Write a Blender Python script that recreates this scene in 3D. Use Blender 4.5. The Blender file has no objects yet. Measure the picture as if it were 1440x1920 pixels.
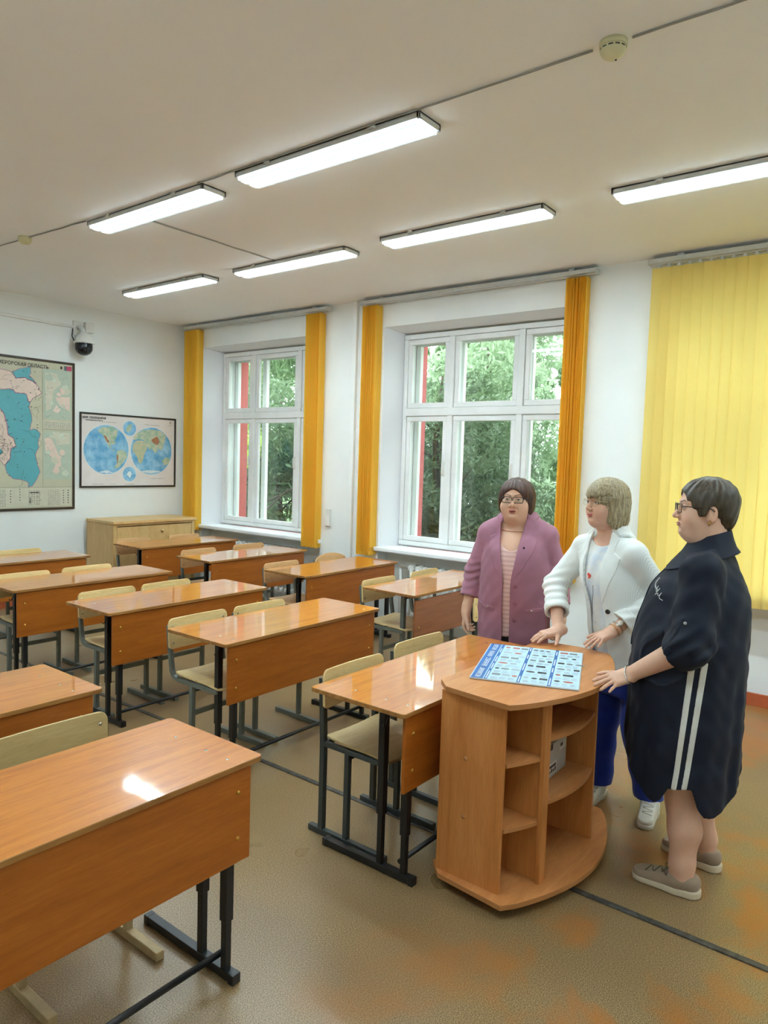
import bpy, bmesh, math, random
import numpy as np
from mathutils import Vector, Matrix, Euler
random.seed(7); rng = np.random.default_rng(7)
C = bpy.context.scene.collection
SC = bpy.context.scene
PI = math.pi
# ------------------------------------------------------------------ camera
def cam_axes(yaw, pitch, roll):
    cy, sy, cp, sp = math.cos(yaw), math.sin(yaw), math.cos(pitch), math.sin(pitch)
    d = Vector((cy*cp, sy*cp, sp)); r = Vector((sy, -cy, 0)); u = r.cross(d)
    cr, sr = math.cos(roll), math.sin(roll)
    return cr*r+sr*u, -sr*r+cr*u, d
FPX = 1342.76
cr_, cu_, cd_ = cam_axes(0.66169468, -0.07211528, 0.03160178)
cam = bpy.data.cameras.new('camera'); cam_o = bpy.data.objects.new('camera', cam); C.objects.link(cam_o)
cam.sensor_fit = 'VERTICAL'; cam.sensor_height = 24; cam.lens = 24*FPX/1920
cam.clip_start = .05; cam.clip_end = 200
M = Matrix((cr_, cu_, -cd_)).transposed().to_4x4(); M.translation = (0, 0, 1.75)
cam_o.matrix_world = M
SC.camera = cam_o
# ------------------------------------------------------------------ world, exposure
SC.view_settings.view_transform = 'Standard'; SC.view_settings.look = 'None'
SC.view_settings.gamma = 1; SC.view_settings.use_curve_mapping = False
SC.view_settings.exposure = 0.84
SC.cycles.use_denoising = True
SC.cycles.max_bounces = 8; SC.cycles.diffuse_bounces = 5; SC.cycles.glossy_bounces = 4; SC.cycles.transparent_max_bounces = 12
SC.cycles.sample_clamp_indirect = 6
W = bpy.data.worlds.new('overcast_sky'); SC.world = W; W.use_nodes = True
wn = W.node_tree.nodes; wl = W.node_tree.links
bg = wn['Background']; bg.inputs[1].default_value = 5.0
tc = wn.new('ShaderNodeTexCoord'); sep = wn.new('ShaderNodeSeparateXYZ'); ramp = wn.new('ShaderNodeValToRGB')
wl.new(tc.outputs['Generated'], sep.inputs[0]); wl.new(sep.outputs[2], ramp.inputs[0]); wl.new(ramp.outputs[0], bg.inputs[0])
ramp.color_ramp.elements[0].position = .35; ramp.color_ramp.elements[0].color = (.75, .8, .78, 1)
ramp.color_ramp.elements[1].position = .8; ramp.color_ramp.elements[1].color = (.95, 1.0, 1.05, 1)
LAMP_STRENGTH = 21.0
# ------------------------------------------------------------------ helpers
class MB:
    def __init__(s): s.v = []; s.f = []; s.m = []; s.sm = []
    def add(s, v, f, m=0, smooth=False):
        o = len(s.v); s.v += [tuple(p) for p in v]; s.f += [tuple(i+o for i in q) for q in f]
        s.m += [m]*len(f); s.sm += [smooth]*len(f); return s
    def box(s, a, b, m=0):
        x0, y0, z0 = [min(p, q) for p, q in zip(a, b)]; x1, y1, z1 = [max(p, q) for p, q in zip(a, b)]
        v = [(x0,y0,z0),(x1,y0,z0),(x1,y1,z0),(x0,y1,z0),(x0,y0,z1),(x1,y0,z1),(x1,y1,z1),(x0,y1,z1)]
        return s.add(v, [(0,3,2,1),(4,5,6,7),(0,1,5,4),(1,2,6,5),(2,3,7,6),(3,0,4,7)], m)
    def tube(s, pts, r, n=10, m=0, smooth=True, up=None, sq=False):
        pts = [Vector(p) for p in pts]; R = r if isinstance(r, (list, tuple)) else [r]*len(pts)
        rings = []; prev = None
        for i, p in enumerate(pts):
            t = (pts[min(i+1, len(pts)-1)]-pts[max(i-1, 0)]).normalized()
            if prev is None:
                a = Vector(up) if up else (Vector((0,0,1)) if abs(t.z) < .9 else Vector((1,0,0)))
            else: a = prev
            b = t.cross(a).normalized(); a = b.cross(t).normalized(); prev = a
            k = 1.0
            if 0 < i < len(pts)-1:
                c = (pts[i]-pts[i-1]).normalized().dot((pts[i+1]-pts[i]).normalized())
                k = 1/max(.5, math.sqrt(max(0, (1+c)/2)))
            if sq: rings.append([p+R[i]*(a*u_+b*w_)*(1 if i in (0, len(pts)-1) else k**.5) for u_, w_ in ((1,1),(-1,1),(-1,-1),(1,-1))])
            else: rings.append([p+R[i]*(a*math.cos(2*PI*j/n)+b*math.sin(2*PI*j/n)) for j in range(n)])
        if sq: n = 4; smooth = False
        v = [q for rg in rings for q in rg]; f = []
        for i in range(len(pts)-1):
            for j in range(n):
                f.append((i*n+j, i*n+(j+1) % n, (i+1)*n+(j+1) % n, (i+1)*n+j))
        s.add(v, f, m, smooth)
        o = len(s.v)-len(v)
        s.f += [tuple(o+j for j in range(n))[::-1], tuple(o+(len(pts)-1)*n+j for j in range(n))]; s.m += [m, m]; s.sm += [False, False]
        return s
    def lathe(s, prof, n=20, m=0, c=(0,0,0), axis='z', smooth=True):
        v = []; f = []
        for r_, h in prof:
            for j in range(n):
                a = 2*PI*j/n; p = (r_*math.cos(a), r_*math.sin(a), h)
                if axis == 'x': p = (p[2], p[0], p[1])
                if axis == 'y': p = (p[0], p[2], p[1])
                v.append((p[0]+c[0], p[1]+c[1], p[2]+c[2]))
        for i in range(len(prof)-1):
            for j in range(n):
                q = (i*n+j, i*n+(j+1) % n, (i+1)*n+(j+1) % n, (i+1)*n+j)
                f.append(q if axis != 'y' else q[::-1])
        return s.add(v, f, m, smooth)
    def prism(s, poly, z0, z1, m=0, mside=None):
        n = len(poly); v = [(x, y, z0) for x, y in poly]+[(x, y, z1) for x, y in poly]
        s.add(v, [tuple(range(n))[::-1], tuple(range(n, 2*n))], m)
        o = len(s.v)-2*n
        for i in range(n):
            s.f.append((o+i, o+(i+1) % n, o+n+(i+1) % n, o+n+i)); s.m.append(m if mside is None else mside); s.sm.append(False)
        return s
    def xf(s, mat):
        s.v = [tuple(mat @ Vector(p)) for p in s.v]; return s
    def obj(s, name, mats, parent=None, loc=None, bevel=0, seg=2, org=None):
        if org is not None: s.v = [(p[0]-org[0], p[1]-org[1], p[2]-org[2]) for p in s.v]
        me = bpy.data.meshes.new(name); me.from_pydata(s.v, [], s.f)
        mats = mats if isinstance(mats, (list, tuple)) else [mats]
        for mm in mats: me.materials.append(mm)
        me.polygons.foreach_set('material_index', s.m); me.polygons.foreach_set('use_smooth', s.sm); me.update()
        o = bpy.data.objects.new(name, me); C.objects.link(o)
        if parent: o.parent = parent
        if org is not None: o.location = org
        if loc is not None: o.location = loc
        if bevel:
            b = o.modifiers.new('bevel', 'BEVEL'); b.width = bevel; b.segments = seg; b.limit_method = 'ANGLE'; b.angle_limit = .7
        return o
def tag(o, label=None, cat=None, group=None, kind=None):
    if label: o['label'] = label
    if cat: o['category'] = cat
    if group: o['group'] = group
    if kind: o['kind'] = kind
    return o
def thing(name, label, cat, loc=(0,0,0), rz=0, group=None):
    o = bpy.data.objects.new(name, None); C.objects.link(o); o.location = loc; o.rotation_euler = (0,0,rz); o.empty_display_size = .1
    return tag(o, label, cat, group)
def struct(mb, name, mat, **k):
    return tag(mb.obj(name, mat, **k), kind='structure')
def dup(root, loc, rz, label, group=None):
    r = root.copy(); C.objects.link(r); r.location = loc; r.rotation_euler = (0,0,rz); r['label'] = label
    if group: r['group'] = group
    for ch in [c for c in bpy.data.objects if c.parent == root]:
        c = ch.copy(); C.objects.link(c); c.parent = r
        for g in [q for q in bpy.data.objects if q.parent == ch]:
            d = g.copy(); C.objects.link(d); d.parent = c
    return r
def s2l(c):
    return tuple((x/255/12.92 if x/255 <= .04045 else ((x/255+.055)/1.055)**2.4) for x in c)+(1,)
# ------------------------------------------------------------------ materials
class Mat:
    def __init__(s, name):
        s.m = bpy.data.materials.new(name); s.m.use_nodes = True; s.n = s.m.node_tree.nodes; s.l = s.m.node_tree.links
        s.b = s.n['Principled BSDF']; s._tc = None
    def node(s, t, **k):
        n = s.n.new(t)
        for a, b in k.items():
            if a.startswith('i_'): n.inputs[a[2:].replace('_', ' ')].default_value = b
            else: setattr(n, a, b)
        return n
    def coord(s, scale=(1,1,1), obj=True, rnd=False, rot=(0,0,0)):
        tcn = s.node('ShaderNodeTexCoord'); mp = s.node('ShaderNodeMapping'); mp.inputs['Scale'].default_value = scale; mp.inputs['Rotation'].default_value = rot
        s.l.new(tcn.outputs['Object' if obj else 'Generated'], mp.inputs[0])
        if rnd:
            oi = s.node('ShaderNodeObjectInfo'); ml = s.node('ShaderNodeVectorMath', operation='SCALE'); cb = s.node('ShaderNodeCombineXYZ')
            for i in range(3): s.l.new(oi.outputs['Random'], cb.inputs[i])
            s.l.new(cb.outputs[0], ml.inputs[0]); ml.inputs['Scale'].default_value = 17
            s.l.new(ml.outputs[0], mp.inputs['Location'])
        return mp.outputs[0]
    def noise(s, vec, scale=5, detail=4, rough=.55, dist=0):
        n = s.node('ShaderNodeTexNoise'); n.inputs['Scale'].default_value = scale; n.inputs['Detail'].default_value = detail
        n.inputs['Roughness'].default_value = rough; n.inputs['Distortion'].default_value = dist
        if vec is not None: s.l.new(vec, n.inputs['Vector'])
        return n.outputs['Fac']
    def ramp(s, fac, stops, interp='LINEAR'):
        r = s.node('ShaderNodeValToRGB'); e = r.color_ramp.elements; r.color_ramp.interpolation = interp
        while len(e) < len(stops): e.new(.5)
        for q, (p, c) in zip(e, stops): q.position = p; q.color = c
        s.l.new(fac, r.inputs[0]); return r.outputs[0]
    def mix(s, fac, a, b, mode='MIX'):
        n = s.node('ShaderNodeMix', data_type='RGBA', blend_type=mode)
        for sock, v in ((n.inputs[0], fac), (n.inputs[6], a), (n.inputs[7], b)):
            if isinstance(v, (int, float, tuple)): sock.default_value = v
            else: s.l.new(v, sock)
        return n.outputs[2]
    def bump(s, fac, strength=.2, dist=.01):
        b = s.node('ShaderNodeBump'); b.inputs['Strength'].default_value = strength; b.inputs['Distance'].default_value = dist
        s.l.new(fac, b.inputs['Height']); s.l.new(b.outputs[0], s.b.inputs['Normal'])
    def set(s, color=None, rough=None, metal=None, spec=None, coat=None, **k):
        for nm, v in (('Base Color', color), ('Roughness', rough), ('Metallic', metal), ('Specular IOR Level', spec), ('Coat Weight', coat)):
            if v is None: continue
            if isinstance(v, (int, float, tuple)): s.b.inputs[nm].default_value = v
            else: s.l.new(v, s.b.inputs[nm])
        for nm, v in k.items(): s.b.inputs[nm.replace('_', ' ')].default_value = v
        return s.m
def plain(name, rgb, rough=.5, metal=0, var=.08, sc=6, bump=0, **k):
    m = Mat(name); c = s2l(rgb)
    f = m.noise(m.coord(), sc, 3)
    lo = tuple(x*(1-var) for x in c[:3])+(1,); hi = tuple(min(1, x*(1+var)) for x in c[:3])+(1,)
    m.set(m.ramp(f, [(.3, lo), (.7, hi)]), rough, metal, **k)
    if bump: m.bump(m.noise(m.coord(), sc*20, 2), bump, .002)
    return m.m
def wood(name, dark, mid, light, scale=(1.2, 14, 14), rough=.3, coat=0, bump=.03, rnd=True, big=2.0, spec=.5, worn=False):
    m = Mat(name); v = m.coord(scale, rnd=rnd)
    f = m.noise(v, big, 6, .6, .6); g = m.noise(m.coord(tuple(x*6 for x in scale), rnd=rnd), big*1.5, 3, .6)
    c = m.ramp(f, [(.28, s2l(dark)), (.5, s2l(mid)), (.75, s2l(light))])
    g2 = m.ramp(g, [(.35, (.86,.84,.8,1)), (.6, (1,1,1,1))])
    col = m.mix(.75, c, g2, 'MULTIPLY')
    if worn:
        wv = m.coord(rnd=rnd); pt = m.noise(wv, 3.2, 5, .7); fl = m.noise(m.coord((1, 2.2, 1), rnd=rnd), 95, 2, .5)
        fm_ = m.ramp(fl, [(.735, (0,0,0,1)), (.75, (1,1,1,1))]); pm = m.ramp(pt, [(.5, (0,0,0,1)), (.62, (1,1,1,1))]); mm = m.node('ShaderNodeMath', operation='MULTIPLY'); m.l.new(fm_, mm.inputs[0]); m.l.new(pm, mm.inputs[1])
        col = m.mix(mm.outputs[0], col, s2l((232, 220, 196)))
        m.l.new(m.ramp(pt, [(.4, (.02,.02,.02,1)), (.62, (.06,.06,.06,1)), (.78, (.2,.2,.2,1))]), m.b.inputs['Coat Roughness'])
    m.set(col, rough, coat=coat, spec=spec); m.b.inputs['Coat IOR'].default_value = 1.6 if worn else 1.5; m.b.inputs['Coat Roughness'].default_value = .04
    if bump: m.bump(g, bump, .001)
    return m.m
m_wall = plain('white_plaster', (238, 241, 239), .75, var=.03, sc=1.5, bump=.06)
m_wallb = plain('white_plaster_back', (237, 241, 240), .75, var=.03, sc=1.5, bump=.06)
m_ceil = plain('ceiling_paint', (246, 248, 250), .8, var=.02, sc=.8)
m_reveal = plain('reveal_paint', (232, 234, 238), .6, var=.02, sc=2)
def paintwood():
    m = Mat('chipped_white_paint'); v = m.coord()
    n = m.noise(m.coord((6, 6, 6)), 6, 8, .75); c = m.ramp(n, [(.28, s2l((110, 104, 94))), (.315, s2l((255, 255, 255)))])
    n2 = m.noise(v, 3, 3); c2 = m.ramp(n2, [(.3, s2l((226,228,226))), (.7, s2l((242,244,244)))])
    m.set(m.mix(1.0, c2, c, 'MULTIPLY'), .45); return m.m
m_paint = paintwood()
m_sill = plain('sill_paint', (240, 242, 244), .35, var=.02)
m_brick = plain('red_painted_brick', (186, 92, 92), .8, var=.15, sc=14, bump=.2)
m_black = plain('black_enamel', (22, 23, 25), .38, var=.2, sc=20)
m_gray = plain('grey_green_enamel', (112, 118, 112), .42, .2, var=.12, sc=15)
m_dgray = plain('dark_grey_enamel', (62, 68, 68), .4, .2, var=.15, sc=15)
m_beige_bar = plain('worn_beige_paint', (170, 146, 104), .5, var=.2, sc=12)
m_top = wood('varnished_desk_top', (180, 100, 24), (206, 124, 36), (218, 140, 50), rough=.3, coat=1.0, bump=.002, worn=True)
m_panel = wood('desk_panel_laminate', (154, 82, 20), (168, 93, 26), (180, 104, 34), rough=.38, bump=.01)
m_panel_e = wood('brown_panel_laminate', (140, 84, 48), (158, 98, 60), (170, 110, 72), rough=.38, bump=.01)
m_edge = wood('desk_edge_chipboard', (130, 84, 36), (160, 110, 52), (186, 136, 76), rough=.5)
m_ply = wood('beech_plywood', (216, 184, 120), (232, 204, 144), (240, 214, 162), rough=.38)
m_ply2 = wood('pinkish_plywood', (214, 164, 108), (228, 180, 126), (238, 194, 142), rough=.36)
m_ply_dull = wood('dull_plywood', (186, 158, 104), (198, 172, 118), (208, 184, 132), rough=.45)
m_brass = plain('brass_screw', (196, 150, 70), .3, .9)
m_chrome = plain('chrome', (200, 200, 196), .2, 1)
m_lect = wood('alder_laminate', (176, 108, 52), (196, 126, 66), (208, 142, 82), scale=(10, 10, 1.0), rough=.34, rnd=False, big=1.6)
m_lect_top = wood('alder_laminate_top', (190, 122, 66), (206, 138, 80), (216, 152, 96), scale=(1.2, 10, 10), rough=.3, rnd=False)
m_lect_edge = plain('laminate_edge', (176, 118, 66), .5)
m_cab = wood('pale_yellow_cabinet', (214, 174, 112), (224, 186, 126), (232, 196, 138), scale=(10, 10, 1.2), rough=.4, rnd=False)
m_rail = plain('white_aluminium', (206, 208, 206), .4, .1)
m_plastic = plain('white_plastic', (225, 225, 220), .4)
m_cream = plain('aged_cream_plastic', (212, 208, 168), .45)
m_wire = plain('grey_cable', (150, 148, 142), .6)
m_glass = None
def glass():
    m = Mat('window_glass'); n = m.n; l = m.l
    n.remove(m.b); out = n['Material Output']
    t = n.new('ShaderNodeBsdfTransparent'); g = n.new('ShaderNodeBsdfGlossy'); g.inputs['Roughness'].default_value = .02
    t.inputs[0].default_value = (.93, .96, .95, 1)
    fr = n.new('ShaderNodeLayerWeight'); pw = m.node('ShaderNodeMath', operation='POWER'); pw.inputs[1].default_value = 5; l.new(fr.outputs['Facing'], pw.inputs[0])
    ma = m.node('ShaderNodeMath', operation='MULTIPLY_ADD'); ma.inputs[1].default_value = .95; ma.inputs[2].default_value = .035; l.new(pw.outputs[0], ma.inputs[0]); mx = n.new('ShaderNodeMixShader')
    l.new(ma.outputs[0], mx.inputs[0]); l.new(t.outputs[0], mx.inputs[1]); l.new(g.outputs[0], mx.inputs[2]); l.new(mx.outputs[0], out.inputs[0])
    return m.m
m_glass = glass()
def fabric_blind(name, rgb, tr=.45):
    m = Mat(name); n = m.n; l = m.l; c = s2l(rgb)
    m.set(c, .75, spec=.2); w = m.noise(m.coord((400, 400, 60)), 1, 2); m.bump(w, .15, .001)
    t = n.new('ShaderNodeBsdfTranslucent'); t.inputs[0].default_value = c
    mx = n.new('ShaderNodeMixShader'); mx.inputs[0].default_value = tr
    l.new(m.b.outputs[0], mx.inputs[1]); l.new(t.outputs[0], mx.inputs[2]); l.new(mx.outputs[0], n['Material Output'].inputs[0])
    return m.m
m_blind = fabric_blind('yellow_blind_fabric', (255, 216, 92), .5)
m_blind2 = fabric_blind('yellow_blind_fabric_bright', (250, 226, 138), .42)
def floor_mat():
    m = Mat('speckled_linoleum'); v = m.coord()
    f = m.noise(m.coord((1, 1, 1)), 230, 2, .7); c = m.ramp(f, [(.3, s2l((72, 54, 30))), (.5, s2l((138, 112, 74))), (.7, s2l((190, 164, 120)))])
    big = m.noise(v, 1.1, 4, .6); c = m.mix(m.ramp(big, [(.4, (0,0,0,1)), (.7, (.45,.45,.45,1))]), c, s2l((128, 98, 68)))
    # orange worn paint patches, mostly on the open floor by the board
    o = m.noise(v, 1.7, 5, .6, .3); mask = m.ramp(o, [(.5, (0,0,0,1)), (.6, (.7,.7,.7,1)), (.7, (.9,.9,.9,1))])
    sp = m.node('ShaderNodeSeparateXYZ'); m.l.new(v, sp.inputs[0])
    mr = m.node('ShaderNodeMapRange'); mr.inputs[1].default_value = 1.75; mr.inputs[2].default_value = .7; m.l.new(sp.outputs[1], mr.inputs[0])
    mm = m.node('ShaderNodeMath', operation='MULTIPLY'); m.l.new(mask, mm.inputs[0]); m.l.new(mr.outputs[0], mm.inputs[1])
    c = m.mix(mm.outputs[0], c, s2l((170, 98, 16)))
    m.set(c, m.ramp(big, [(.3, (.25,.25,.25,1)), (.7, (.38,.38,.38,1))]), spec=.5)
    m.bump(f, .02, .001); return m.m
m_floor = floor_mat()
m_base_red = plain('red_brown_floor_paint', (176, 88, 52), .5, var=.15)
# ------------------------------------------------------------------ room shell
WX, YB, ZC = 5.90, 8.02, 3.42
XL, YF = -1.3, -2.0
NX = 6.06   # niche wall below the sills
OX = 6.62   # outside face
SILL, WTOP = .84, 3.12
WINS = [(7.62, 5.50), (4.66, 2.57), (1.72, -.37)]   # reveal (left, right) on the room face, seen from inside
struct(MB().box((XL-.2, YF-.2, -.1), (6.42, YB+.2, 0)), 'floor', m_floor)
struct(MB().box((XL-.2, YF-.2, ZC), (OX, YB+.2, ZC+.15)), 'ceiling', m_ceil)
struct(MB().box((XL-.2, YB, 0), (OX, YB+.2, ZC)), 'wall_back', m_wallb)
struct(MB().box((XL-.2, YF-.2, 0), (XL, YB, ZC)), 'wall_left', m_wall)
struct(MB().box((XL, YF-.2, 0), (OX, YF, ZC)), 'wall_front', m_wall)
wr = MB()
ys = [YB]+[y for w in WINS for y in w]+[YF]
for a, b in zip(ys[0::2], ys[1::2]): wr.box((WX, b, 0), (6.42, a, ZC))
for a, b in WINS:
    wr.box((WX, b, WTOP), (6.42, a, ZC)); wr.box((NX, b, 0), (6.42, a, SILL-.04))
struct(wr, 'wall_right', [m_wall])
# facade outside: red painted brick reveals beyond the outer frames
ob = MB()
for a, b in zip(ys[0::2], ys[1::2]): ob.box((6.421, b-.0 if b == YF else b-.048, -1), (OX, a+.048 if a != YB else a, ZC))
for a, b in WINS: ob.box((6.421, b, WTOP-.04), (OX, a, ZC)); ob.box((6.421, b, -1), (OX, a, SILL-.06))
struct(ob, 'wall_outside', m_brick)
struct(MB().box((WX-.018, YF, 0), (WX, 2.57, .095)), 'baseboard_right', m_base_red, bevel=.004)
struct(MB().box((XL, YB-.018, 0), (WX, YB, .095)), 'baseboard_back', m_base_red, bevel=.004)
# ------------------------------------------------------------------ windows
def frame_ring(mb, x0, x1, ya, yb, za, zb, w, m=0):
    # rectangular ring in the YZ plane
    mb.box((x0, yb, za), (x1, ya, za+w), m); mb.box((x0, yb, zb-w), (x1, ya, zb), m)
    mb.box((x0, ya-w, za+w), (x1, ya, zb-w), m); mb.box((x0, yb, za+w), (x1, yb+w, zb-w), m)
for i, (a, b) in enumerate(WINS):
    wy0, wy1 = a-.055, b+.055
    root = MB(); X0 = 6.20
    # splayed reveal lining
    rv = MB()
    for s_, e_ in ((a, wy0), (b, wy1)):
        q = [(WX-.002, s_, SILL-.03), (WX-.002, s_, WTOP), (X0+.02, e_, WTOP-.03), (X0+.02, e_, SILL-.03)]
        n = len(rv.v); rv.add(q, [(0,1,2,3)] if s_ == a else [(3,2,1,0)])
    rv.add([(WX-.002, a, WTOP), (WX-.002, b, WTOP), (X0+.02, wy1, WTOP-.03), (X0+.02, wy0, WTOP-.03)], [(0,1,2,3)])
    fr = MB(); zt, zb_ = WTOP-.045, SILL+.01; tz = 2.275
    frame_ring(fr, X0-.02, X0+.05, wy0, wy1, zb_, zt, .05)
    mull = [wy0-.60, wy1+.60]
    for y in mull: fr.box((X0-.025, y-.032, zb_+.05), (X0+.05, y+.032, zt-.05))
    fr.box((X0-.03, wy1+.05, tz-.05), (X0+.05, wy0-.05, tz+.03))
    w_o = struct(fr, 'window_%d' % (i+1), m_paint, bevel=.006)
    rv_o = rv.obj('reveal', m_reveal, w_o)
    MB().box((WX-.05, b-.03, SILL-.045), (X0-.02, a+.03, SILL)).obj('window_sill', m_sill, w_o, bevel=.012, seg=3)
    ofr = MB(); XO = 6.36
    frame_ring(ofr, XO, XO+.055, wy0-.03, wy1+.03, zb_+.02, zt-.04, .055)
    for y in mull: ofr.box((XO, y-.035, zb_+.07), (XO+.055, y+.035, zt-.09))
    ofr.box((XO, wy1+.08, tz-.045), (XO+.055, wy0-.08, tz+.035))
    # lining of the casing between the two frames
    ofr.box((X0+.05, wy0-.03, zb_+.02), (XO, wy0, zt-.04)); ofr.box((X0+.05, wy1, zb_+.02), (XO, wy1+.03, zt-.04))
    ofr.box((X0+.05, wy1, zb_-.02), (XO, wy0, zb_+.02)); ofr.box((X0+.05, wy1, zt-.04), (XO, wy0, zt))
    ofr.obj('outer_frame', m_paint, w_o, bevel=.004)
    cells = [(wy0-.05, mull[0]+.032), (mull[0]-.032, mull[1]+.032), (mull[1]-.032, wy1+.05)]
    for (ya, yb) in cells:
        for za, zb2 in ((zb_+.05, tz-.05), (tz+.03, zt-.05)):
            sm_ = MB(); frame_ring(sm_, X0-.012, X0+.03, ya-.004, yb+.004, za+.004, zb2-.004, .052)
            so = sm_.obj('casement', m_paint, w_o, bevel=.005)
            MB().box((X0+.007, yb+.05, za+.05), (X0+.011, ya-.05, zb2-.05)).obj('pane', m_glass, so)
            g2 = MB().box((XO+.02, yb+.03, za+.03), (XO+.024, ya-.03, zb2-.03)).obj('outer_pane', m_glass, so)
            if za < 1.5:
                h = MB().tube([(X0-.012, yb+.03, 1.62), (X0-.04, yb+.03, 1.62), (X0-.04, yb+.03, 1.74), (X0-.012, yb+.03, 1.74)], .006, 8)
                h.box((X0-.016, yb+.018, 1.60), (X0-.01, yb+.042, 1.76)); h.obj('handle', m_plastic, so)
# vertical pipe boxing on the pier between the two windows and a thermostat-like box
pm = MB().box((WX-.035, 5.015, 0), (WX, 5.075, ZC)); struct(pm, 'trim_1', m_wall, bevel=.006)
o = MB().box((WX-.03, 5.335, 1.0), (WX, 5.40, 1.19)).obj('junction_box', m_plastic, bevel=.006); tag(o, 'small white junction box on the pier right of the first window blind', 'junction box')
# ------------------------------------------------------------------ radiators
def radiator(y0, y1, label):
    t = thing('radiator', label, 'radiator', (5.965, y0, 0))
    n = int(abs(y1-y0)/.085); st = (y1-y0)/n
    for k in range(n):
        y = st*(k+.5); mb = MB()
        mb.tube([(-.042, y, .16), (-.042, y, .66)], .017, 10); mb.tube([(.042, y, .16), (.042, y, .66)], .017, 10)
        mb.tube([(-.055, y, .17), (.055, y, .17)], .034, 10); mb.tube([(-.055, y, .655), (.055, y, .655)], .034, 10)
        mb.obj('section', m_plastic, t)
    MB().tube([(0, -.05, .17), (0, st*n+.03, .17)], .02, 10).tube([(0, -.02, .655), (0, st*n+.12, .655)], .02, 10).tube([(0,st*n+.12,.655),(0,st*n+.12,0)],.016,10).obj('pipe', m_plastic, t)
radiator(2.95, 4.28, 'white cast iron sectional radiator under the window nearest the women')
radiator(5.85, 7.2, 'white cast iron radiator under the far left window by the corner')
# ------------------------------------------------------------------ blinds
def slat(mb_or_none, x, y, w, ang, z0, z1, curve=.006):
    mb = MB(); n = 5; v = []; ca, sa = math.cos(ang), math.sin(ang)
    for z in (z0, z1):
        for j in range(n+1):
            t = (j/n-.5)*w; c = curve*(1-(2*j/n-1)**2)
            v.append((x+ca*t-sa*c, y+sa*t+ca*c, z))
    f = [(j, j+1, n+1+j+1, n+1+j) for j in range(n)]
    mb.add(v, f, 0, True); return mb
def stacked(ya, yb, z0, label, n=13):
    t = thing('vertical_blind', label, 'blind', (WX-.06, (ya+yb)/2, 0), group='yellow vertical blinds drawn to the sides of the windows')
    for k in range(n):
        y = ya+(yb-ya)*(k+.5)/n-(ya+yb)/2; mb = slat(None, 0+random.uniform(-.003,.003), y, .1, random.uniform(-.11,.11)+.03, z0+random.uniform(-.006,.006), 3.335, .004)
        so = mb.obj('slat', m_blind, t)
    MB().box((-.03, (yb-ya)/2-.005, z0-.004), (-.01, (ya-yb)/2+.005, z0+.03)).obj('bottom_chain', m_blind, t)
    return t
def rail(y0, y1, t=None, label=None):
    mb = MB().box((WX-.11, y1, 3.355), (WX-.01, y0, 3.39)); mb.box((WX-.112, y1-.006, 3.35), (WX-.008, y1, 3.395)); mb.box((WX-.112, y0, 3.35), (WX-.008, y0+.006, 3.395))
    mb.box((WX-.075, y1, 3.348), (WX-.045, y0, 3.355))
    mb.box((WX-.06, y1+.2, 3.39), (WX-.03, y1+.25, ZC)); mb.box((WX-.06, y0-.25, 3.39), (WX-.03, y0-.2, ZC))
    o = mb.obj('blind_rail', m_rail, org=(WX-.06, (y0+y1)/2, 3.37), bevel=.002); return tag(o, label, 'blind rail', 'white ceiling rails of the blinds')
rail(7.90, 5.40, label='white blind rail along the ceiling above the far left window')
rail(4.90, 2.39, label='white blind rail along the ceiling above the middle window')
rail(1.95, -.50, label='white blind rail carrying the closed yellow blind at right')
stacked(7.88, 7.60, .775, 'yellow blind drawn into the room corner beside the pale cabinet')
stacked(5.70, 5.47, .75, 'yellow blind stacked at the right edge of the far left window')
stacked(4.88, 4.68, .75, 'yellow blind stacked at the left edge of the middle window')
stacked(2.65, 2.45, .75, 'yellow blind stacked at the right edge of the middle window behind the women')
t = thing('vertical_blind', 'wide yellow vertical blind closed over the window behind the woman in navy', 'blind', (WX-.06, 1.95, 0))
k = 0; y = 1.93
while y > -.45:
    w = .089; yc = y-w/2
    so = slat(None, 0, yc-1.95, .094, PI/2+.16+random.uniform(-.05,.05), .745+random.uniform(-.004,.004), 3.325, .007).obj('slat', m_blind2, t)
    MB().box((-.004, yc-1.95-.012, 3.322), (.004, yc-1.95+.012, 3.352)).obj('hanger', m_rail, so)
    MB().box((-.006, yc-1.95-.044, .745), (.002, yc-1.95+.044, .785)).obj('weight_pocket', m_blind2, so)
    y -= .0775; k += 1
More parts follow.
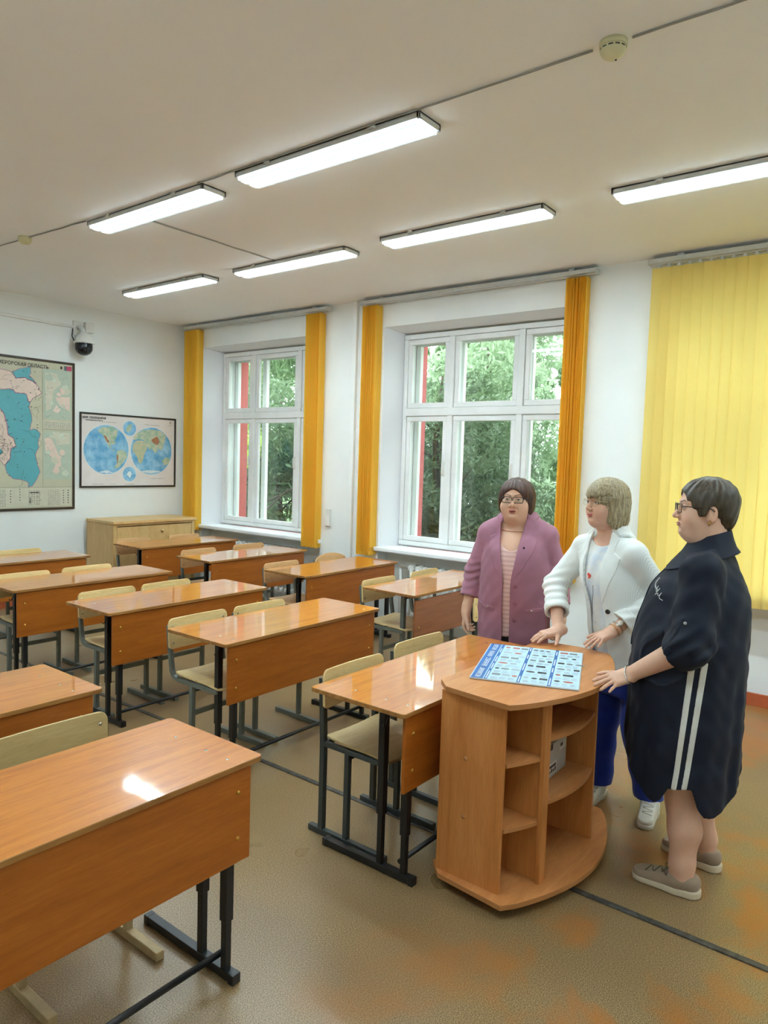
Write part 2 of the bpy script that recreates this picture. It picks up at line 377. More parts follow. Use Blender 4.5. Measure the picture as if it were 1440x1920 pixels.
# ------------------------------------------------------------------ ceiling lamps
def lamp_mat():
    m = Mat('led_diffuser'); sp = m.node('ShaderNodeSeparateXYZ'); tcn = m.node('ShaderNodeTexCoord'); m.l.new(tcn.outputs['Object'], sp.inputs[0])
    ab = m.node('ShaderNodeMath', operation='ABSOLUTE'); m.l.new(sp.outputs[0], ab.inputs[0])
    sb = m.node('ShaderNodeMath', operation='SUBTRACT'); m.l.new(ab.outputs[0], sb.inputs[0]); sb.inputs[1].default_value = .034
    a2 = m.node('ShaderNodeMath', operation='ABSOLUTE'); m.l.new(sb.outputs[0], a2.inputs[0])
    g = m.noise(m.coord((260, 260, 1)), 1, 1)
    ad = m.node('ShaderNodeMath', operation='MULTIPLY_ADD'); m.l.new(g, ad.inputs[0]); ad.inputs[1].default_value = .022; m.l.new(a2.outputs[0], ad.inputs[2])
    r = m.ramp(ad.outputs[0], [(.024, (1,1,1,1)), (.034, (.0105,.0105,.0105,1))])
    ml = m.node('ShaderNodeMath', operation='MULTIPLY'); m.l.new(r, ml.inputs[0]); ml.inputs[1].default_value = LAMP_STRENGTH*2.3
    ge = m.node('ShaderNodeNewGeometry'); s2 = m.node('ShaderNodeSeparateXYZ'); m.l.new(ge.outputs['Normal'], s2.inputs[0]); cmp = m.node('ShaderNodeMath', operation='LESS_THAN'); cmp.inputs[1].default_value = -.5; m.l.new(s2.outputs[2], cmp.inputs[0])
    mxs = m.node('ShaderNodeMix', data_type='FLOAT'); m.l.new(cmp.outputs[0], mxs.inputs[0]); mxs.inputs[2].default_value = 6.0; m.l.new(ml.outputs[0], mxs.inputs[3])
    m.set((.6,.75,.8,1), .3); m.b.inputs['Emission Color'].default_value = (.75, .925, 1.0, 1)
    m.l.new(mxs.outputs[0], m.b.inputs['Emission Strength']); return m.m
m_led = lamp_mat()
lamp0 = thing('ceiling_lamp', 'long white led ceiling lamp lit', 'ceiling lamp', (0,0,0))
LL, LW = 1.33, .19
mb = MB(); frm = .016
mb.box((-LW/2, -LL/2, -.035), (LW/2, -LL/2+frm, 0)); mb.box((-LW/2, LL/2-frm, -.035), (LW/2, LL/2, 0))
mb.box((-LW/2, -LL/2, -.035), (-LW/2+frm, LL/2, 0)); mb.box((LW/2-frm, -LL/2, -.035), (LW/2, LL/2, 0)); mb.box((-LW/2, -LL/2, -.012), (LW/2, LL/2, 0))
mb.obj('housing', m_rail, lamp0, bevel=.003)
MB().box((-LW/2+frm, -LL/2+frm, -.050), (LW/2-frm, LL/2-frm, -.027)).obj('diffuser', m_led, lamp0)
for s_ in (-.38, .38): MB().box((-LW/2-.012, s_-.02, -.02), (-LW/2, s_+.02, 0)).obj('clip', m_rail, lamp0)
lamps = [((2.95, 2.755), 'lit led ceiling lamp nearest the camera, largest in the picture'),
         ((2.95, 4.39), 'lit led ceiling lamp left of the largest one with a side cable branching from it'),
         ((4.385, 2.80), 'lit led ceiling lamp between the largest lamp and the middle window'),
         ((4.40, 4.50), 'lit led ceiling lamp at the end of the branching ceiling cable'),
         ((4.36, 6.20), 'lit led ceiling lamp farthest away, near the back wall with the maps'),
         ((4.39, 1.03), 'lit led ceiling lamp cut by the right edge of the picture above the yellow blind')]
for i, ((x, y), lb) in enumerate(lamps):
    if i == 0: lamp0.location = (x, y, ZC); lamp0['label'] = lb; lamp0['group'] = 'led ceiling lamps'
    else: dup(lamp0, (x, y, ZC), 0, lb, 'led ceiling lamps')
for x, y in ((.8, 2.4), (.8, 4.6), (4.39, -.8), (.8, .2), (2.95, -.9)):
    dup(lamp0, (x, y, ZC), 0, 'lit led ceiling lamp of the rows beyond the picture edge', 'led ceiling lamps beyond the picture')
# cables and detectors on the ceiling
def cable(pts, label, r=.004):
    rr = []
    for a, b in zip(pts[:-1], pts[1:]):
        n = max(2, int((Vector(b)-Vector(a)).length/.15))
        for j in range(n): rr.append(tuple(Vector(a).lerp(Vector(b), j/n)+Vector((random.uniform(-.005,.005), random.uniform(-.004,.004), random.uniform(-.002,.0)))))
    rr.append(pts[-1]); mb = MB().tube(rr, r, 6); o = mb.obj('ceiling_cable', m_wire, org=pts[0]); return tag(o, label, 'cable', 'cables on the ceiling')
cable([(2.845, -.3, ZC-.005), (2.848, 1.07, ZC-.005)], 'thin cable on the ceiling running from the smoke detector to the upper right corner', .005)
cable([(2.848, 1.23, ZC-.005), (2.842, 2.08, ZC-.005), (2.84, 3.75, ZC-.005)], 'thin cable on the ceiling between the smoke detector and the nearest lamp', .005)
cable([(2.84, 5.05, ZC-.005), (2.80, 5.8, ZC-.005), (2.74, 7.2, ZC-.005)], 'thin cable on the ceiling left of the lamps running to the left picture edge', .005)
cable([(3.05, 4.62, ZC-.004), (4.33, 4.62, ZC-.004)], 'straight thin ceiling cable linking two lamps across the room', .006)
t = thing('smoke_detector', 'round cream smoke detector on the ceiling at upper right', 'smoke detector', (2.845, 1.145, ZC))
MB().lathe([(.0, 0), (.054, 0), (.054, -.018), (.050, -.02)], 28).obj('base', m_cream, t)
MB().lathe([(.047, -.018), (.05, -.024), (.05, -.036), (.043, -.05), (.024, -.062), (.012, -.066), (.0, -.067)], 28).obj('sensor_cap', m_cream, t)
sl = MB()
for k in range(12):
    a = 2*PI*k/12; a1 = a+.36
    sl.add([(.0505*math.cos(q), .0505*math.sin(q), z) for z in (-.027, -.033) for q in (a, (a+a1)/2, a1)], [(0,1,4,3),(1,2,5,4)])
sl.obj('vent_slots', m_dgray, t); MB().lathe([(.004,-.064),(.004,-.069),(0,-.0695)],10,c=(.008,-.01,0)).obj('indicator', m_black, t)
t = thing('smoke_detector', 'small cream smoke detector on the ceiling at the far left', 'smoke detector', (2.79, 5.86, ZC))
MB().lathe([(.0, 0), (.05, 0), (.05, -.02), (.047, -.036), (.03, -.052), (0, -.058)], 24).obj('sensor_cap', m_cream, t)
# ------------------------------------------------------------------ floor seams
o = MB().box((2.746, -2, 0), (2.776, 7.6, .006)).obj('floor_strip', plain('worn_metal_strip', (78, 76, 72), .45, .3, var=.5, sc=30), bevel=.002)
tag(o, 'dark worn metal strip over the floor seam', 'floor strip')
# ------------------------------------------------------------------ wall maps
def flat(name, rgb, rough=.5, var=.04, sc=20):
    return plain(name, rgb, rough, var=var, sc=sc)
def water(name, a, b, sc=7):
    m = Mat(name); m.set(m.ramp(m.noise(m.coord(), sc, 6, .65), [(.35, s2l(a)), (.65, s2l(b))]), .3); return m.m
m_frame = wood('dark_brown_frame', (44, 34, 24), (58, 44, 32), (74, 56, 40), rough=.4, rnd=False)
m_frame2 = plain('black_brown_frame', (48, 44, 38), .4)
PALS = {}
def pal(rgb, kind='flat'):
    if (rgb, kind) not in PALS:
        PALS[(rgb, kind)] = flat('ink_%02x%02x%02x' % rgb, rgb) if kind == 'flat' else water('ink_wash_%02x%02x%02x' % rgb, rgb, tuple(min(255, int(c*1.0+d)) for c, d in zip(rgb, (60, 34, 18))))
    return PALS[(rgb, kind)]
class Print:
    """flat printed sheet: layered coloured shapes in the XZ plane (y points out of the wall, towards -Y)"""
    def __init__(s, y): s.y = y; s.mb = MB(); s.mats = []; s.layer = 0
    def mi(s, m):
        if m not in s.mats: s.mats.append(m)
        return s.mats.index(m)
    def poly(s, pts, m, up=True):
        if up: s.layer += 1
        a = sum(p[0]*q[1]-q[0]*p[1] for p, q in zip(pts, pts[1:]+pts[:1]))
        if a < 0: pts = pts[::-1]
        s.mb.add([(x, s.y-.00012*s.layer, z) for x, z in pts], [tuple(range(len(pts)))], s.mi(m)); return s
    def rect(s, x0, z0, x1, z1, m, up=True): return s.poly([(x0,z0),(x1,z0),(x1,z1),(x0,z1)], m, up)
    def circle(s, x, z, r, m, n=40): return s.poly([(x+r*math.cos(2*PI*i/n), z+r*math.sin(2*PI*i/n)) for i in range(n)], m)
    def line(s, pts, w, m):
        s.layer += 0
        for (a, b), (c, d) in zip(pts[:-1], pts[1:]):
            l = math.hypot(c-a, d-b)
            if l < 1e-6: continue
            nx, nz = -(d-b)/l*w/2, (c-a)/l*w/2
            s.poly([(a+nx, b+nz), (a-nx, b-nz), (c-nx, d-nz), (c+nx, d+nz)], m, False)
    def ticks(s, x0, x1, z, m, n, h=.004):
        for i in range(n):
            xa = x0+(x1-x0)*i/n; xb = xa+(x1-x0)/n*random.uniform(.4, .85); s.rect(xa, z, xb, z+h, m, False)
def text(name, s_, size, loc, rot, mat, parent, align='LEFT', bold=0, width=None):
    cu = bpy.data.curves.new(name, 'FONT'); cu.body = s_; cu.size = size; cu.align_x = align; cu.offset = bold; cu.extrude = .0003
    cu.materials.append(mat); o = bpy.data.objects.new(name, cu); C.objects.link(o); o.parent = parent; o.location = loc; o.rotation_euler = rot
    bpy.context.view_layer.update()
    me = bpy.data.meshes.new_from_object(o.evaluated_get(bpy.context.evaluated_depsgraph_get())); me.materials.clear(); me.materials.append(mat)
    k = width/max(.001, o.dimensions.x) if width else 1; me.transform(Matrix.Diagonal((k, 1, 1, 1)))
    bpy.data.objects.remove(o); o = bpy.data.objects.new(name, me); C.objects.link(o); o.parent = parent; o.location = loc; o.rotation_euler = rot
    return o
def frame_map(x0, x1, z0, z1, w, mat, t, depth=.022):
    mb = MB(); y1 = YB; y0 = YB-depth
    mb.box((x0, y0, z0), (x1, y1-.002, z0+w)); mb.box((x0, y0, z1-w), (x1, y1-.002, z1)); mb.box((x0, y0, z0+w), (x0+w, y1-.002, z1-w)); mb.box((x1-w, y0, z0+w), (x1, y1-.002, z1-w))
    mb.obj('frame', mat, t, bevel=.004, org=None).location = (-t.location[0], -t.location[1], -t.location[2])
ink = pal((52, 50, 48)); grey = pal((120, 118, 108))
t = thing('wall_map', 'large framed regional map with teal and pink areas cut by the left edge', 'map', (3.757, YB, 1.073))
off = Vector(t.location)
frame_map(3.15, 4.375, 1.068, 2.752, .026, m_frame, t)
p = Print(YB-.010)
paper = water('map_paper_olive', (192, 192, 164), (204, 200, 176), 4); teal = pal((92, 172, 182)); pink = pal((226, 204, 190)); pale = pal((208, 206, 186)); green = pal((184, 198, 180)); violet = pal((168, 120, 150))
p.rect(3.17, 1.085, 4.355, 2.735, paper)
PK1 = [(3.20,2.45),(3.34,2.503),(3.457,2.591),(3.536,2.594),(3.589,2.593),(3.664,2.574),(3.684,2.556),(3.711,2.51),(3.809,2.528),(3.879,2.5),(3.951,2.458),(3.987,2.376),(3.893,2.31),(3.864,2.265),(3.843,2.277),(3.815,2.353),(3.703,2.356),(3.683,2.386),(3.615,2.389),(3.534,2.375),(3.455,2.326),(3.22,2.329)]
TE1 = [(3.534,2.375),(3.615,2.389),(3.683,2.386),(3.703,2.356),(3.815,2.353),(3.843,2.277),(3.864,2.265),(3.847,2.207),(3.878,2.138),(3.885,2.067),(3.856,1.959),(3.921,1.976),(3.976,1.929),(3.949,1.841),(3.956,1.769),(3.92,1.696),(3.948,1.566),(3.97,1.494),(3.94,1.421),(3.882,1.335),(3.835,1.328),(3.839,1.378),(3.747,1.414),(3.678,1.422),(3.609,1.478),(3.589,1.562),(3.644,1.647),(3.652,1.745),(3.707,1.775),(3.687,1.859),(3.625,1.898),(3.613,2.008),(3.586,2.118),(3.533,2.183),(3.48,2.233),(3.455,2.326)]
TE2 = [(3.664,2.574),(3.739,2.611),(3.866,2.661),(3.873,2.591),(3.858,2.554),(3.937,2.478),(3.879,2.5),(3.809,2.528),(3.711,2.51),(3.684,2.556)]
PK2 = [(3.455,2.326),(3.48,2.233),(3.533,2.183),(3.586,2.118),(3.613,2.008),(3.625,1.898),(3.687,1.859),(3.707,1.775),(3.652,1.745),(3.644,1.647),(3.589,1.562),(3.529,1.644),(3.45,1.697),(3.32,1.80),(3.24,2.0),(3.25,2.329)]
p.poly(PK1, pink); p.poly(PK2, pink); p.poly(TE1, teal); p.poly(TE2, teal); p.poly([(3.50,1.76),(3.55,1.74),(3.57,1.70),(3.53,1.67),(3.48,1.70)], teal)
p.layer += 1
def wig(pts, amp=.006, n=4):
    out = []
    for a, b in zip(pts, pts[1:]+pts[:1]):
        for j in range(n): out.append((a[0]+(b[0]-a[0])*j/n+random.uniform(-amp, amp), a[1]+(b[1]-a[1])*j/n+random.uniform(-amp, amp)))
    return out+[out[0]]
for P_ in (TE1, TE2, PK1, PK2): p.line(wig(P_), .006, violet)
INS = [[(4.01,2.65),(4.334,2.66),(4.334,2.10),(4.01,2.09)], [(4.008,1.959),(4.334,1.965),(4.334,1.414),(4.008,1.414)]]
for q in INS: p.poly(q, green)
p.poly([(4.032,2.61),(4.158,2.609),(4.218,2.499),(4.128,2.418),(4.097,2.212),(4.038,2.178)], pale); p.poly([(4.143,2.346),(4.318,2.362),(4.318,2.199),(4.203,2.249)], pink, False)
p.poly([(4.022,1.873),(4.097,1.891),(4.157,1.761),(4.202,1.659),(4.218,1.555),(4.157,1.569),(4.096,1.671),(4.037,1.714)], pink, False); p.poly([(4.112,1.95),(4.318,1.95),(4.318,1.826),(4.172,1.806)], pale, False)
for k in range(26):
    ix = k % 2; cx_, cz_ = random.uniform(4.05, 4.29), random.uniform(2.15, 2.6) if ix == 0 else random.uniform(1.46, 1.9); r_ = random.uniform(.015, .05)
    p.poly([(min(4.33, max(4.012, cx_+r_*random.uniform(.5, 1.3)*math.cos(a_*.9))), cz_+r_*random.uniform(.5, 1.3)*math.sin(a_*.9)) for a_ in range(7)], random.choice((pale, green, pal((206, 214, 196)), pink)))
p.layer += 1
p.rect(4.01, 1.99, 4.334, 2.075, pale); p.rect(3.19, 1.11, 4.334, 1.32, pale)
p.rect(4.28, 2.657, 4.337, 2.707, pal((198, 74, 110))); p.rect(4.25, 2.657, 4.28, 2.707, pal((92, 100, 110)), False); p.rect(4.205, 2.668, 4.228, 2.698, ink, False)
p.layer += 1
for x, z, n in [(4.02, 2.0+.012*k, 14) for k in range(6)]: p.ticks(x, 4.33, z, grey, 14, .004)
for k in range(12): p.ticks(3.2, 3.6, 1.12+.016*k, grey, 18, .005); p.ticks(3.84, 3.98, 1.13+.014*k, grey if k % 3 else ink, 5, .005); p.ticks(4.06, 4.2, 1.125+.015*k, grey, 7, .004)
for k in range(6): p.rect(4.235, 1.14+.028*k, 4.247, 1.15+.028*k, ink, False); p.rect(4.29, 1.14+.028*k, 4.303, 1.152+.028*k, ink, False)
for k in range(5): p.rect(3.64, 1.16+.03*k, 3.65, 1.172+.03*k, ink, False); p.rect(3.74, 1.18+.03*k, 3.75, 1.19+.03*k, ink, False); p.rect(3.85, 1.15+.012*k, 3.866, 1.158+.012*k, ink, False)
p.rect(3.855, 1.262, 3.955, 1.272, ink, False)
p.line([(4.0, 2.66), (4.0, 1.33)], .003, grey); p.line([(3.2, 1.325), (4.34, 1.325)], .003, grey); p.line([(4.01, 1.98), (4.33, 1.98)], .003, grey)
for k in range(46):   # rivers and roads
    x, z = random.uniform(3.3, 3.98), random.uniform(1.4, 2.6); a = random.uniform(0, 6.3); L = []
    for j in range(random.randint(4, 9)):
        L.append((x, z)); a += random.uniform(-.9, .9); x = min(3.985, max(3.2, x+.03*math.cos(a))); z = min(2.62, max(1.34, z+.03*math.sin(a)))
    p.line(L, .0022, grey if k % 3 else ink)
for k in range(70):
    x, z = random.uniform(3.3, 3.96), random.uniform(1.4, 2.6); p.rect(x, z, x+random.uniform(.006, .022), z+.006, ink, False)
for k in range(34):
    x, z = random.gauss(3.56, .05), random.gauss(1.79, .06); p.line([(x, z), (x+random.uniform(-.06,.06), z+random.uniform(-.05,.05))], .003, ink)
for k in range(40):
    ix = random.choice((0, 1)); x, z = random.uniform(4.03, 4.3), random.uniform(2.12, 2.63) if ix == 0 else random.uniform(1.44, 1.93)
    p.line([(x, z), (x+random.uniform(-.05,.03), z+random.uniform(-.04,.04))], .0022, grey if k % 4 else violet)
p.mb.obj('map_print', p.mats, t).location = -off
text('lettering', 'КЕМЕРОВСКАЯ ОБЛАСТЬ', .052, (3.455-off.x, -.0165, 2.652-off.z), (PI/2, 0, 0), ink, t, bold=.0007, width=.61)
t = thing('wall_map', 'smaller framed world map of two blue hemispheres', 'map', (5.1, YB, 1.318)); off = Vector(t.location)
frame_map(4.437, 5.768, 1.313, 2.205, .022, m_frame2, t)
p = Print(YB-.010); lil = water('map_paper_lilac', (224, 216, 212), (232, 226, 224), 4); oc = water('ocean_ink', (84, 160, 212), (164, 212, 234), 8); gr = water('lowland_ink', (146, 186, 160), (212, 208, 182), 16); tan = water('highland_ink', (176, 192, 156), (212, 198, 162), 18); br = pal((170, 118, 84)); wh = pal((226, 234, 236))
p.rect(4.452, 1.33, 5.752, 2.19, lil)
p.circle(4.783, 1.772, .302, wh); p.circle(5.408, 1.772, .305, wh); p.circle(4.783, 1.772, .296, oc); p.circle(5.408, 1.772, .299, oc)
p.circle(5.092, 2.044, .094, wh); p.circle(5.092, 1.477, .096, wh); p.circle(5.092, 2.044, .089, oc); p.circle(5.092, 1.477, .091, oc)
GEO = [([(4.665,1.993),(4.732,2.043),(4.851,2.058),(4.938,2.007),(4.912,1.927),(4.886,1.879),(4.904,1.848),(4.843,1.83),(4.818,1.845),(4.852,1.783),(4.913,1.754),(4.87,1.76),(4.8,1.821),(4.758,1.889),(4.732,1.95),(4.69,1.971)], gr),
 ([(4.913,1.754),(4.974,1.779),(5.055,1.742),(5.055,1.694),(5.002,1.612),(4.958,1.564),(4.914,1.548),(4.888,1.555),(4.922,1.627),(4.913,1.69)], gr),
 ([(5.135,1.841),(5.171,1.89),(5.263,1.902),(5.328,1.864),(5.338,1.799),(5.311,1.749),(5.274,1.633),(5.256,1.608),(5.219,1.632),(5.191,1.713),(5.135,1.76)], tan),
 ([(5.153,1.906),(5.143,1.938),(5.207,1.997),(5.28,2.035),(5.411,2.05),(5.527,2.035),(5.595,2.0),(5.616,1.959),(5.587,1.874),(5.559,1.789),(5.5,1.804),(5.463,1.736),(5.414,1.801),(5.376,1.792),(5.338,1.831),(5.281,1.911),(5.217,1.916)], gr),
 ([(5.403,1.916),(5.48,1.961),(5.528,1.905),(5.5,1.854),(5.433,1.868)], br), ([(5.56,1.655),(5.619,1.69),(5.68,1.70),(5.669,1.623),(5.6,1.589)], gr), ([(4.741,1.943),(4.783,1.929),(4.817,1.86),(4.797,1.852)], br),
 ([(4.93,1.72),(4.94,1.66),(4.925,1.60),(4.912,1.70)], br), ([(4.68,1.50),(4.78,1.485),(4.88,1.495),(4.80,1.52)], wh), ([(5.26,1.51),(5.40,1.485),(5.55,1.51),(5.40,1.53)], wh), ([(5.04,2.02),(5.07,2.09),(5.12,2.10),(5.11,2.03),(5.07,1.99)], gr), ([(5.05,1.47),(5.09,1.52),(5.13,1.48),(5.10,1.43)], wh)]
for q, m_ in GEO: p.poly(wig(q, .005, 3)[:-1], m_)
p.layer += 1
for cx in (4.783, 5.408):
    for k in (-.2, -.1, 0, .1, .2):
        h = math.sqrt(.296**2-k*k); p.line([(cx-h, 1.772+k), (cx+h, 1.772+k)], .0014, pal((112, 160, 190)))
        p.line([(cx+k*math.cos(q*.3)*1.2, 1.772+.28*math.sin(q*.3)) for q in range(-5, 6)], .0014, pal((112, 160, 190)))
for x0, x1, z, n in ((4.72, 4.92, 2.102, 8), (5.3, 5.52, 2.10, 9), (4.6, 4.75, 1.352, 6), (4.83, 4.92, 1.352, 4), (5.03, 5.16, 1.348, 6), (5.38, 5.6, 1.42, 9), (5.66, 5.71, 2.11, 3)): p.ticks(x0, x1, z, grey, n, .005)
for k in range(5): p.rect(5.675, 2.135+.006*k, 5.69, 2.138+.006*k, ink, False)
p.mb.obj('map_print', p.mats, t).location = -off
text('title_lettering', 'МИР  ПОЛУШАРИЯ', .032, (4.468-off.x, -.0165, 2.135-off.z), (PI/2, 0, 0), ink, t, bold=.001, width=.30)
text('subtitle_lettering', 'ФИЗИЧЕСКАЯ КАРТА', .018, (4.51-off.x, -.0165, 2.108-off.z), (PI/2, 0, 0), ink, t, bold=.0004, width=.22)
# ------------------------------------------------------------------ dome camera and cable on the back wall
t = thing('security_camera', 'white security camera with black dome high on the back wall', 'security camera', (4.415, YB, 3.0))
mb = MB().box((-.05, -.02, .06), (.05, 0, .20)); mb.tube([(0,-.01,.14),(0,-.06,.14),(.0,-.10,.11),(0,-.11,.06)], .022, 12); mb.obj('wall_bracket', m_plastic, t, bevel=.006)
MB().box((.06, -.05, .10), (.15, 0, .20)).obj('junction_box', m_plastic, t, bevel=.006)
MB().lathe([(0,.085),(.03,.085),(.04,.07),(.062,.055),(.085,.0),(.094,-.012),(.094,-.022),(.0,-.022)], 28, c=(0,-.12,.0)).obj('camera_housing', m_plastic, t)
m_dome = plain('black_dome_plastic', (16, 20, 28), .12)
MB().lathe([(.078,-.02),(.08,-.06),(.077,-.085),(.06,-.112),(.03,-.13),(.0,-.134)], 28, c=(0,-.12,0)).obj('dome', m_dome, t)
MB().lathe([(.0,0),(.014,-.001),(.018,-.006)], 16, c=(-.03,-.189,-.08), axis='y').obj('lens', m_dgray, t)
MB().tube([(-.05,-.01,.12),(-.07,-.03,.05),(-.06,-.06,-.01),(-.03,-.08,-.03)], .005, 8).tube([(.02,-.03,.06),(0,-.05,0),(-.02,-.06,-.04)], .005, 8).obj('wires', m_black, t)
t.scale = (1.2, 1.2, 1.2)
o = MB().box((3.0, YB-.022, 3.155), (4.36, YB, 3.185)).obj('cable_duct', m_plastic, bevel=.003); tag(o, 'white cable duct along the back wall leading to the dome camera', 'cable duct')
# ------------------------------------------------------------------ cabinet
t = thing('cabinet', 'pale yellow wooden cabinet against the back wall under the world map', 'cabinet', (5.08, 7.7, 0), .03)
mb = MB(); x0, x1, y0, y1 = -.575, .575, -.27, .27
mb.box((x0, y0+.015, 0), (x0+.022, y1, .92)); mb.box((x1-.022, y0+.015, 0), (x1, y1, .92)); mb.box((x0, y1-.015, 0), (x1, y1, .92)); mb.box((x0, y0+.03, .04), (x1, y1, .06)); mb.box((x0, y0+.03, 0), (x1, y0+.045, .05))
mb.box((x0, y0, .06), (x0+.045, y0+.02, .92)); mb.box((x1-.045, y0, .06), (x1, y0+.02, .92)); mb.box((x0, y0+.002, .895), (x1, y0+.02, .92))
mb.obj('body', m_cab, t, bevel=.003)
MB().box((x0-.012, y0-.03, .925), (x1+.012, y1, .955)).box((x0-.004, y0-.015, .92), (x1+.004, y1, .925)).obj('top', m_cab, t, bevel=.005)
for k, (a, b, kx) in enumerate(((x0+.05, x1-.05, .08),)):
    d = MB().box((a, y0+.002, .075), (b, y0+.02, .885)).obj('door', m_cab, t, bevel=.003)
    MB().lathe([(0,-.035),(.014,-.033),(.019,-.022),(.014,-.012),(.008,0)], 16, c=(kx, y0+.002, .82), axis='y').obj('knob', m_cab, d)
# ------------------------------------------------------------------ desks
DL, DD = 1.34, .515
def make_desk(kind, label):
    mfr, mpa = {'black': (m_black, m_panel), 'gray': (m_gray, m_panel_e)}[kind]
    t = thing('school_desk', label, 'desk')
    hx = DL/2; c = .012; zt = .75
    pl = [(-hx+c, 0), (hx-c, 0), (hx, c), (hx, DD-c), (hx-c, DD), (-hx+c, DD), (-hx, DD-c), (-hx, c)]
    mb = MB().prism(pl, zt-.019, zt, 0, 1); top = mb.obj('desk_top', [m_top, m_edge], t, bevel=.0018, seg=1)
    sc_ = MB()
    for sx in (-1, 1):
        for yy in (.06, .17, .34): sc_.lathe([(.0, .0006), (.0055, .0006), (.0065, -.0004)], 10, c=(sx*(hx-.105), yy, zt))
    sc_.obj('top_screws', m_chrome, top)
    gap = .03 if kind == 'gray' else 0.006
    pn = MB().box((-hx+.038, .018, .405), (hx-.038, .034, zt-.019-gap)).obj('front_panel', mpa, t, bevel=.0015, seg=1)
    bl = MB()
    for sx in (-1, 1):
        for z in (.49, .645): bl.lathe([(0, -.006), (.004, -.0055), (.0075, -.003), (.008, 0)], 12, c=(sx*(hx-.092), .018, z), axis='y')
    bl.obj('panel_bolts', m_brass, pn)
    for sx in (-1, 1):
        x = sx*(hx-.105)
        for yy, zsw in ((.052, .20), (.178, .25)):
            mb = MB().box((x-.0165, yy-.0165, zsw), (x+.0165, yy+.0165, .715)); mb.box((x-.0125, yy-.0125, .03), (x+.0125, yy+.0125, zsw+.02)); mb.box((x-.0175, yy-.004, zsw+.03), (x+.0175, yy+.004, zsw+.038))
            mb.obj('leg', mfr, t, bevel=.002)
        MB().box((x-.0165, .0, .004), (x+.0165, .495, .034)).box((x-.0175, -.004, .0), (x+.0175, .02, .035)).box((x-.0175, .475, .0), (x+.0175, .499, .035)).obj('foot_bar', mfr, t, bevel=.002)
        MB().box((x-.0165, .03, .708), (x+.0165, DD-.05, .731)).obj('top_bracket', mfr, t, bevel=.002)
        xo = x+sx*.0165
        MB().tube([(xo, .13, .70), (xo+sx*.018, .13, .697), (xo+sx*.03, .13, .68), (xo+sx*.035, .13, .664), (xo+sx*.048, .13, .658), (xo+sx*.056, .13, .668)], .003, 8).obj('bag_hook', mfr, t)
    MB().tube([(-hx+.105, .075, .075), (hx-.105, .075, .075)], .011, 10).obj('stretcher', mfr, t)
    MB().box((-hx+.12, .165, .685), (hx-.12, .19, .71)).obj('upper_stretcher', mfr, t)
    return t
desk_b = make_desk('black', 'x'); desk_g = make_desk('gray', 'x'); used_d = set()
def desk(kind, xc, yf, rz, label):
    g = 'two seat school desks'
    src = desk_b if kind == 'black' else desk_g
    if kind not in used_d: used_d.add(kind); src.location = (xc, yf, 0); src.rotation_euler.z = rz; src['label'] = label; src['group'] = g; return src
    return dup(src, (xc, yf, 0), rz, label, g)
desk('black', .945, 1.738, 0, 'school desk in the lower left corner, nearest the camera')
desk('black', .960, 2.745, 0, 'school desk behind the nearest one, only its right end in the picture')
desk('black', 2.912, 1.612, 0, 'school desk beside the lectern in the front row')
desk('black', 3.108, 2.94, .012, 'school desk second back in the middle column, behind the desk beside the lectern')
desk('black', 3.085, 4.02, .012, 'school desk third back in the middle column')
desk('black', 3.005, 5.11, .01, 'school desk fourth back in the middle column, its left end at the picture edge')
desk('black', 2.995, 6.40, 0, 'school desk at the left edge in the last row under the regional map')
desk('gray', 4.985, 3.045, 0, 'grey legged school desk in front of the radiator, cut by the woman in pink')
desk('black', 5.00, 4.20, .02, 'school desk second in the window column with a yellow reflection along its top')
desk('black', 4.935, 5.385, .02, 'school desk third in the window column under the far left window')
desk('black', 5.0, 6.60, 0, 'school desk last in the window column in front of the pale cabinet')
# ------------------------------------------------------------------ chairs
def back_plate(w, z0, z1, y, bow, th, rc, arch=0, lean=.06):
    mb = MB(); n = 18; xs = sorted(set([-w, w]+[-w+rc*(1-math.cos(PI/2*i/4)) for i in range(5)]+[w-rc*(1-math.cos(PI/2*i/4)) for i in range(5)]+[-w+rc+(2*w-2*rc)*i/n for i in range(n+1)]))
    v = []; f = []
    for x in xs:
        e = max(0, abs(x)-(w-rc)); d = rc-math.sqrt(max(0, rc*rc-e*e)); yb = y-bow*(1-(x/w)**2)*-1
        zt = z1-d-arch*(x/w)**2; zb = z0+d*.6
        for t_, z in ((0, zb), (0, zt), (th, zt), (th, zb)): v.append((x, yb+t_+(z-z0)*lean, z))
    for i in range(len(xs)-1):
        for j in range(4): f.append((i*4+j, (i+1)*4+j, (i+1)*4+(j+1) % 4, i*4+(j+1) % 4))
    f += [(3,2,1,0), tuple((len(xs)-1)*4+j for j in range(4))]
    mb.add(v, [q[::-1] for q in f], 0, False); return mb
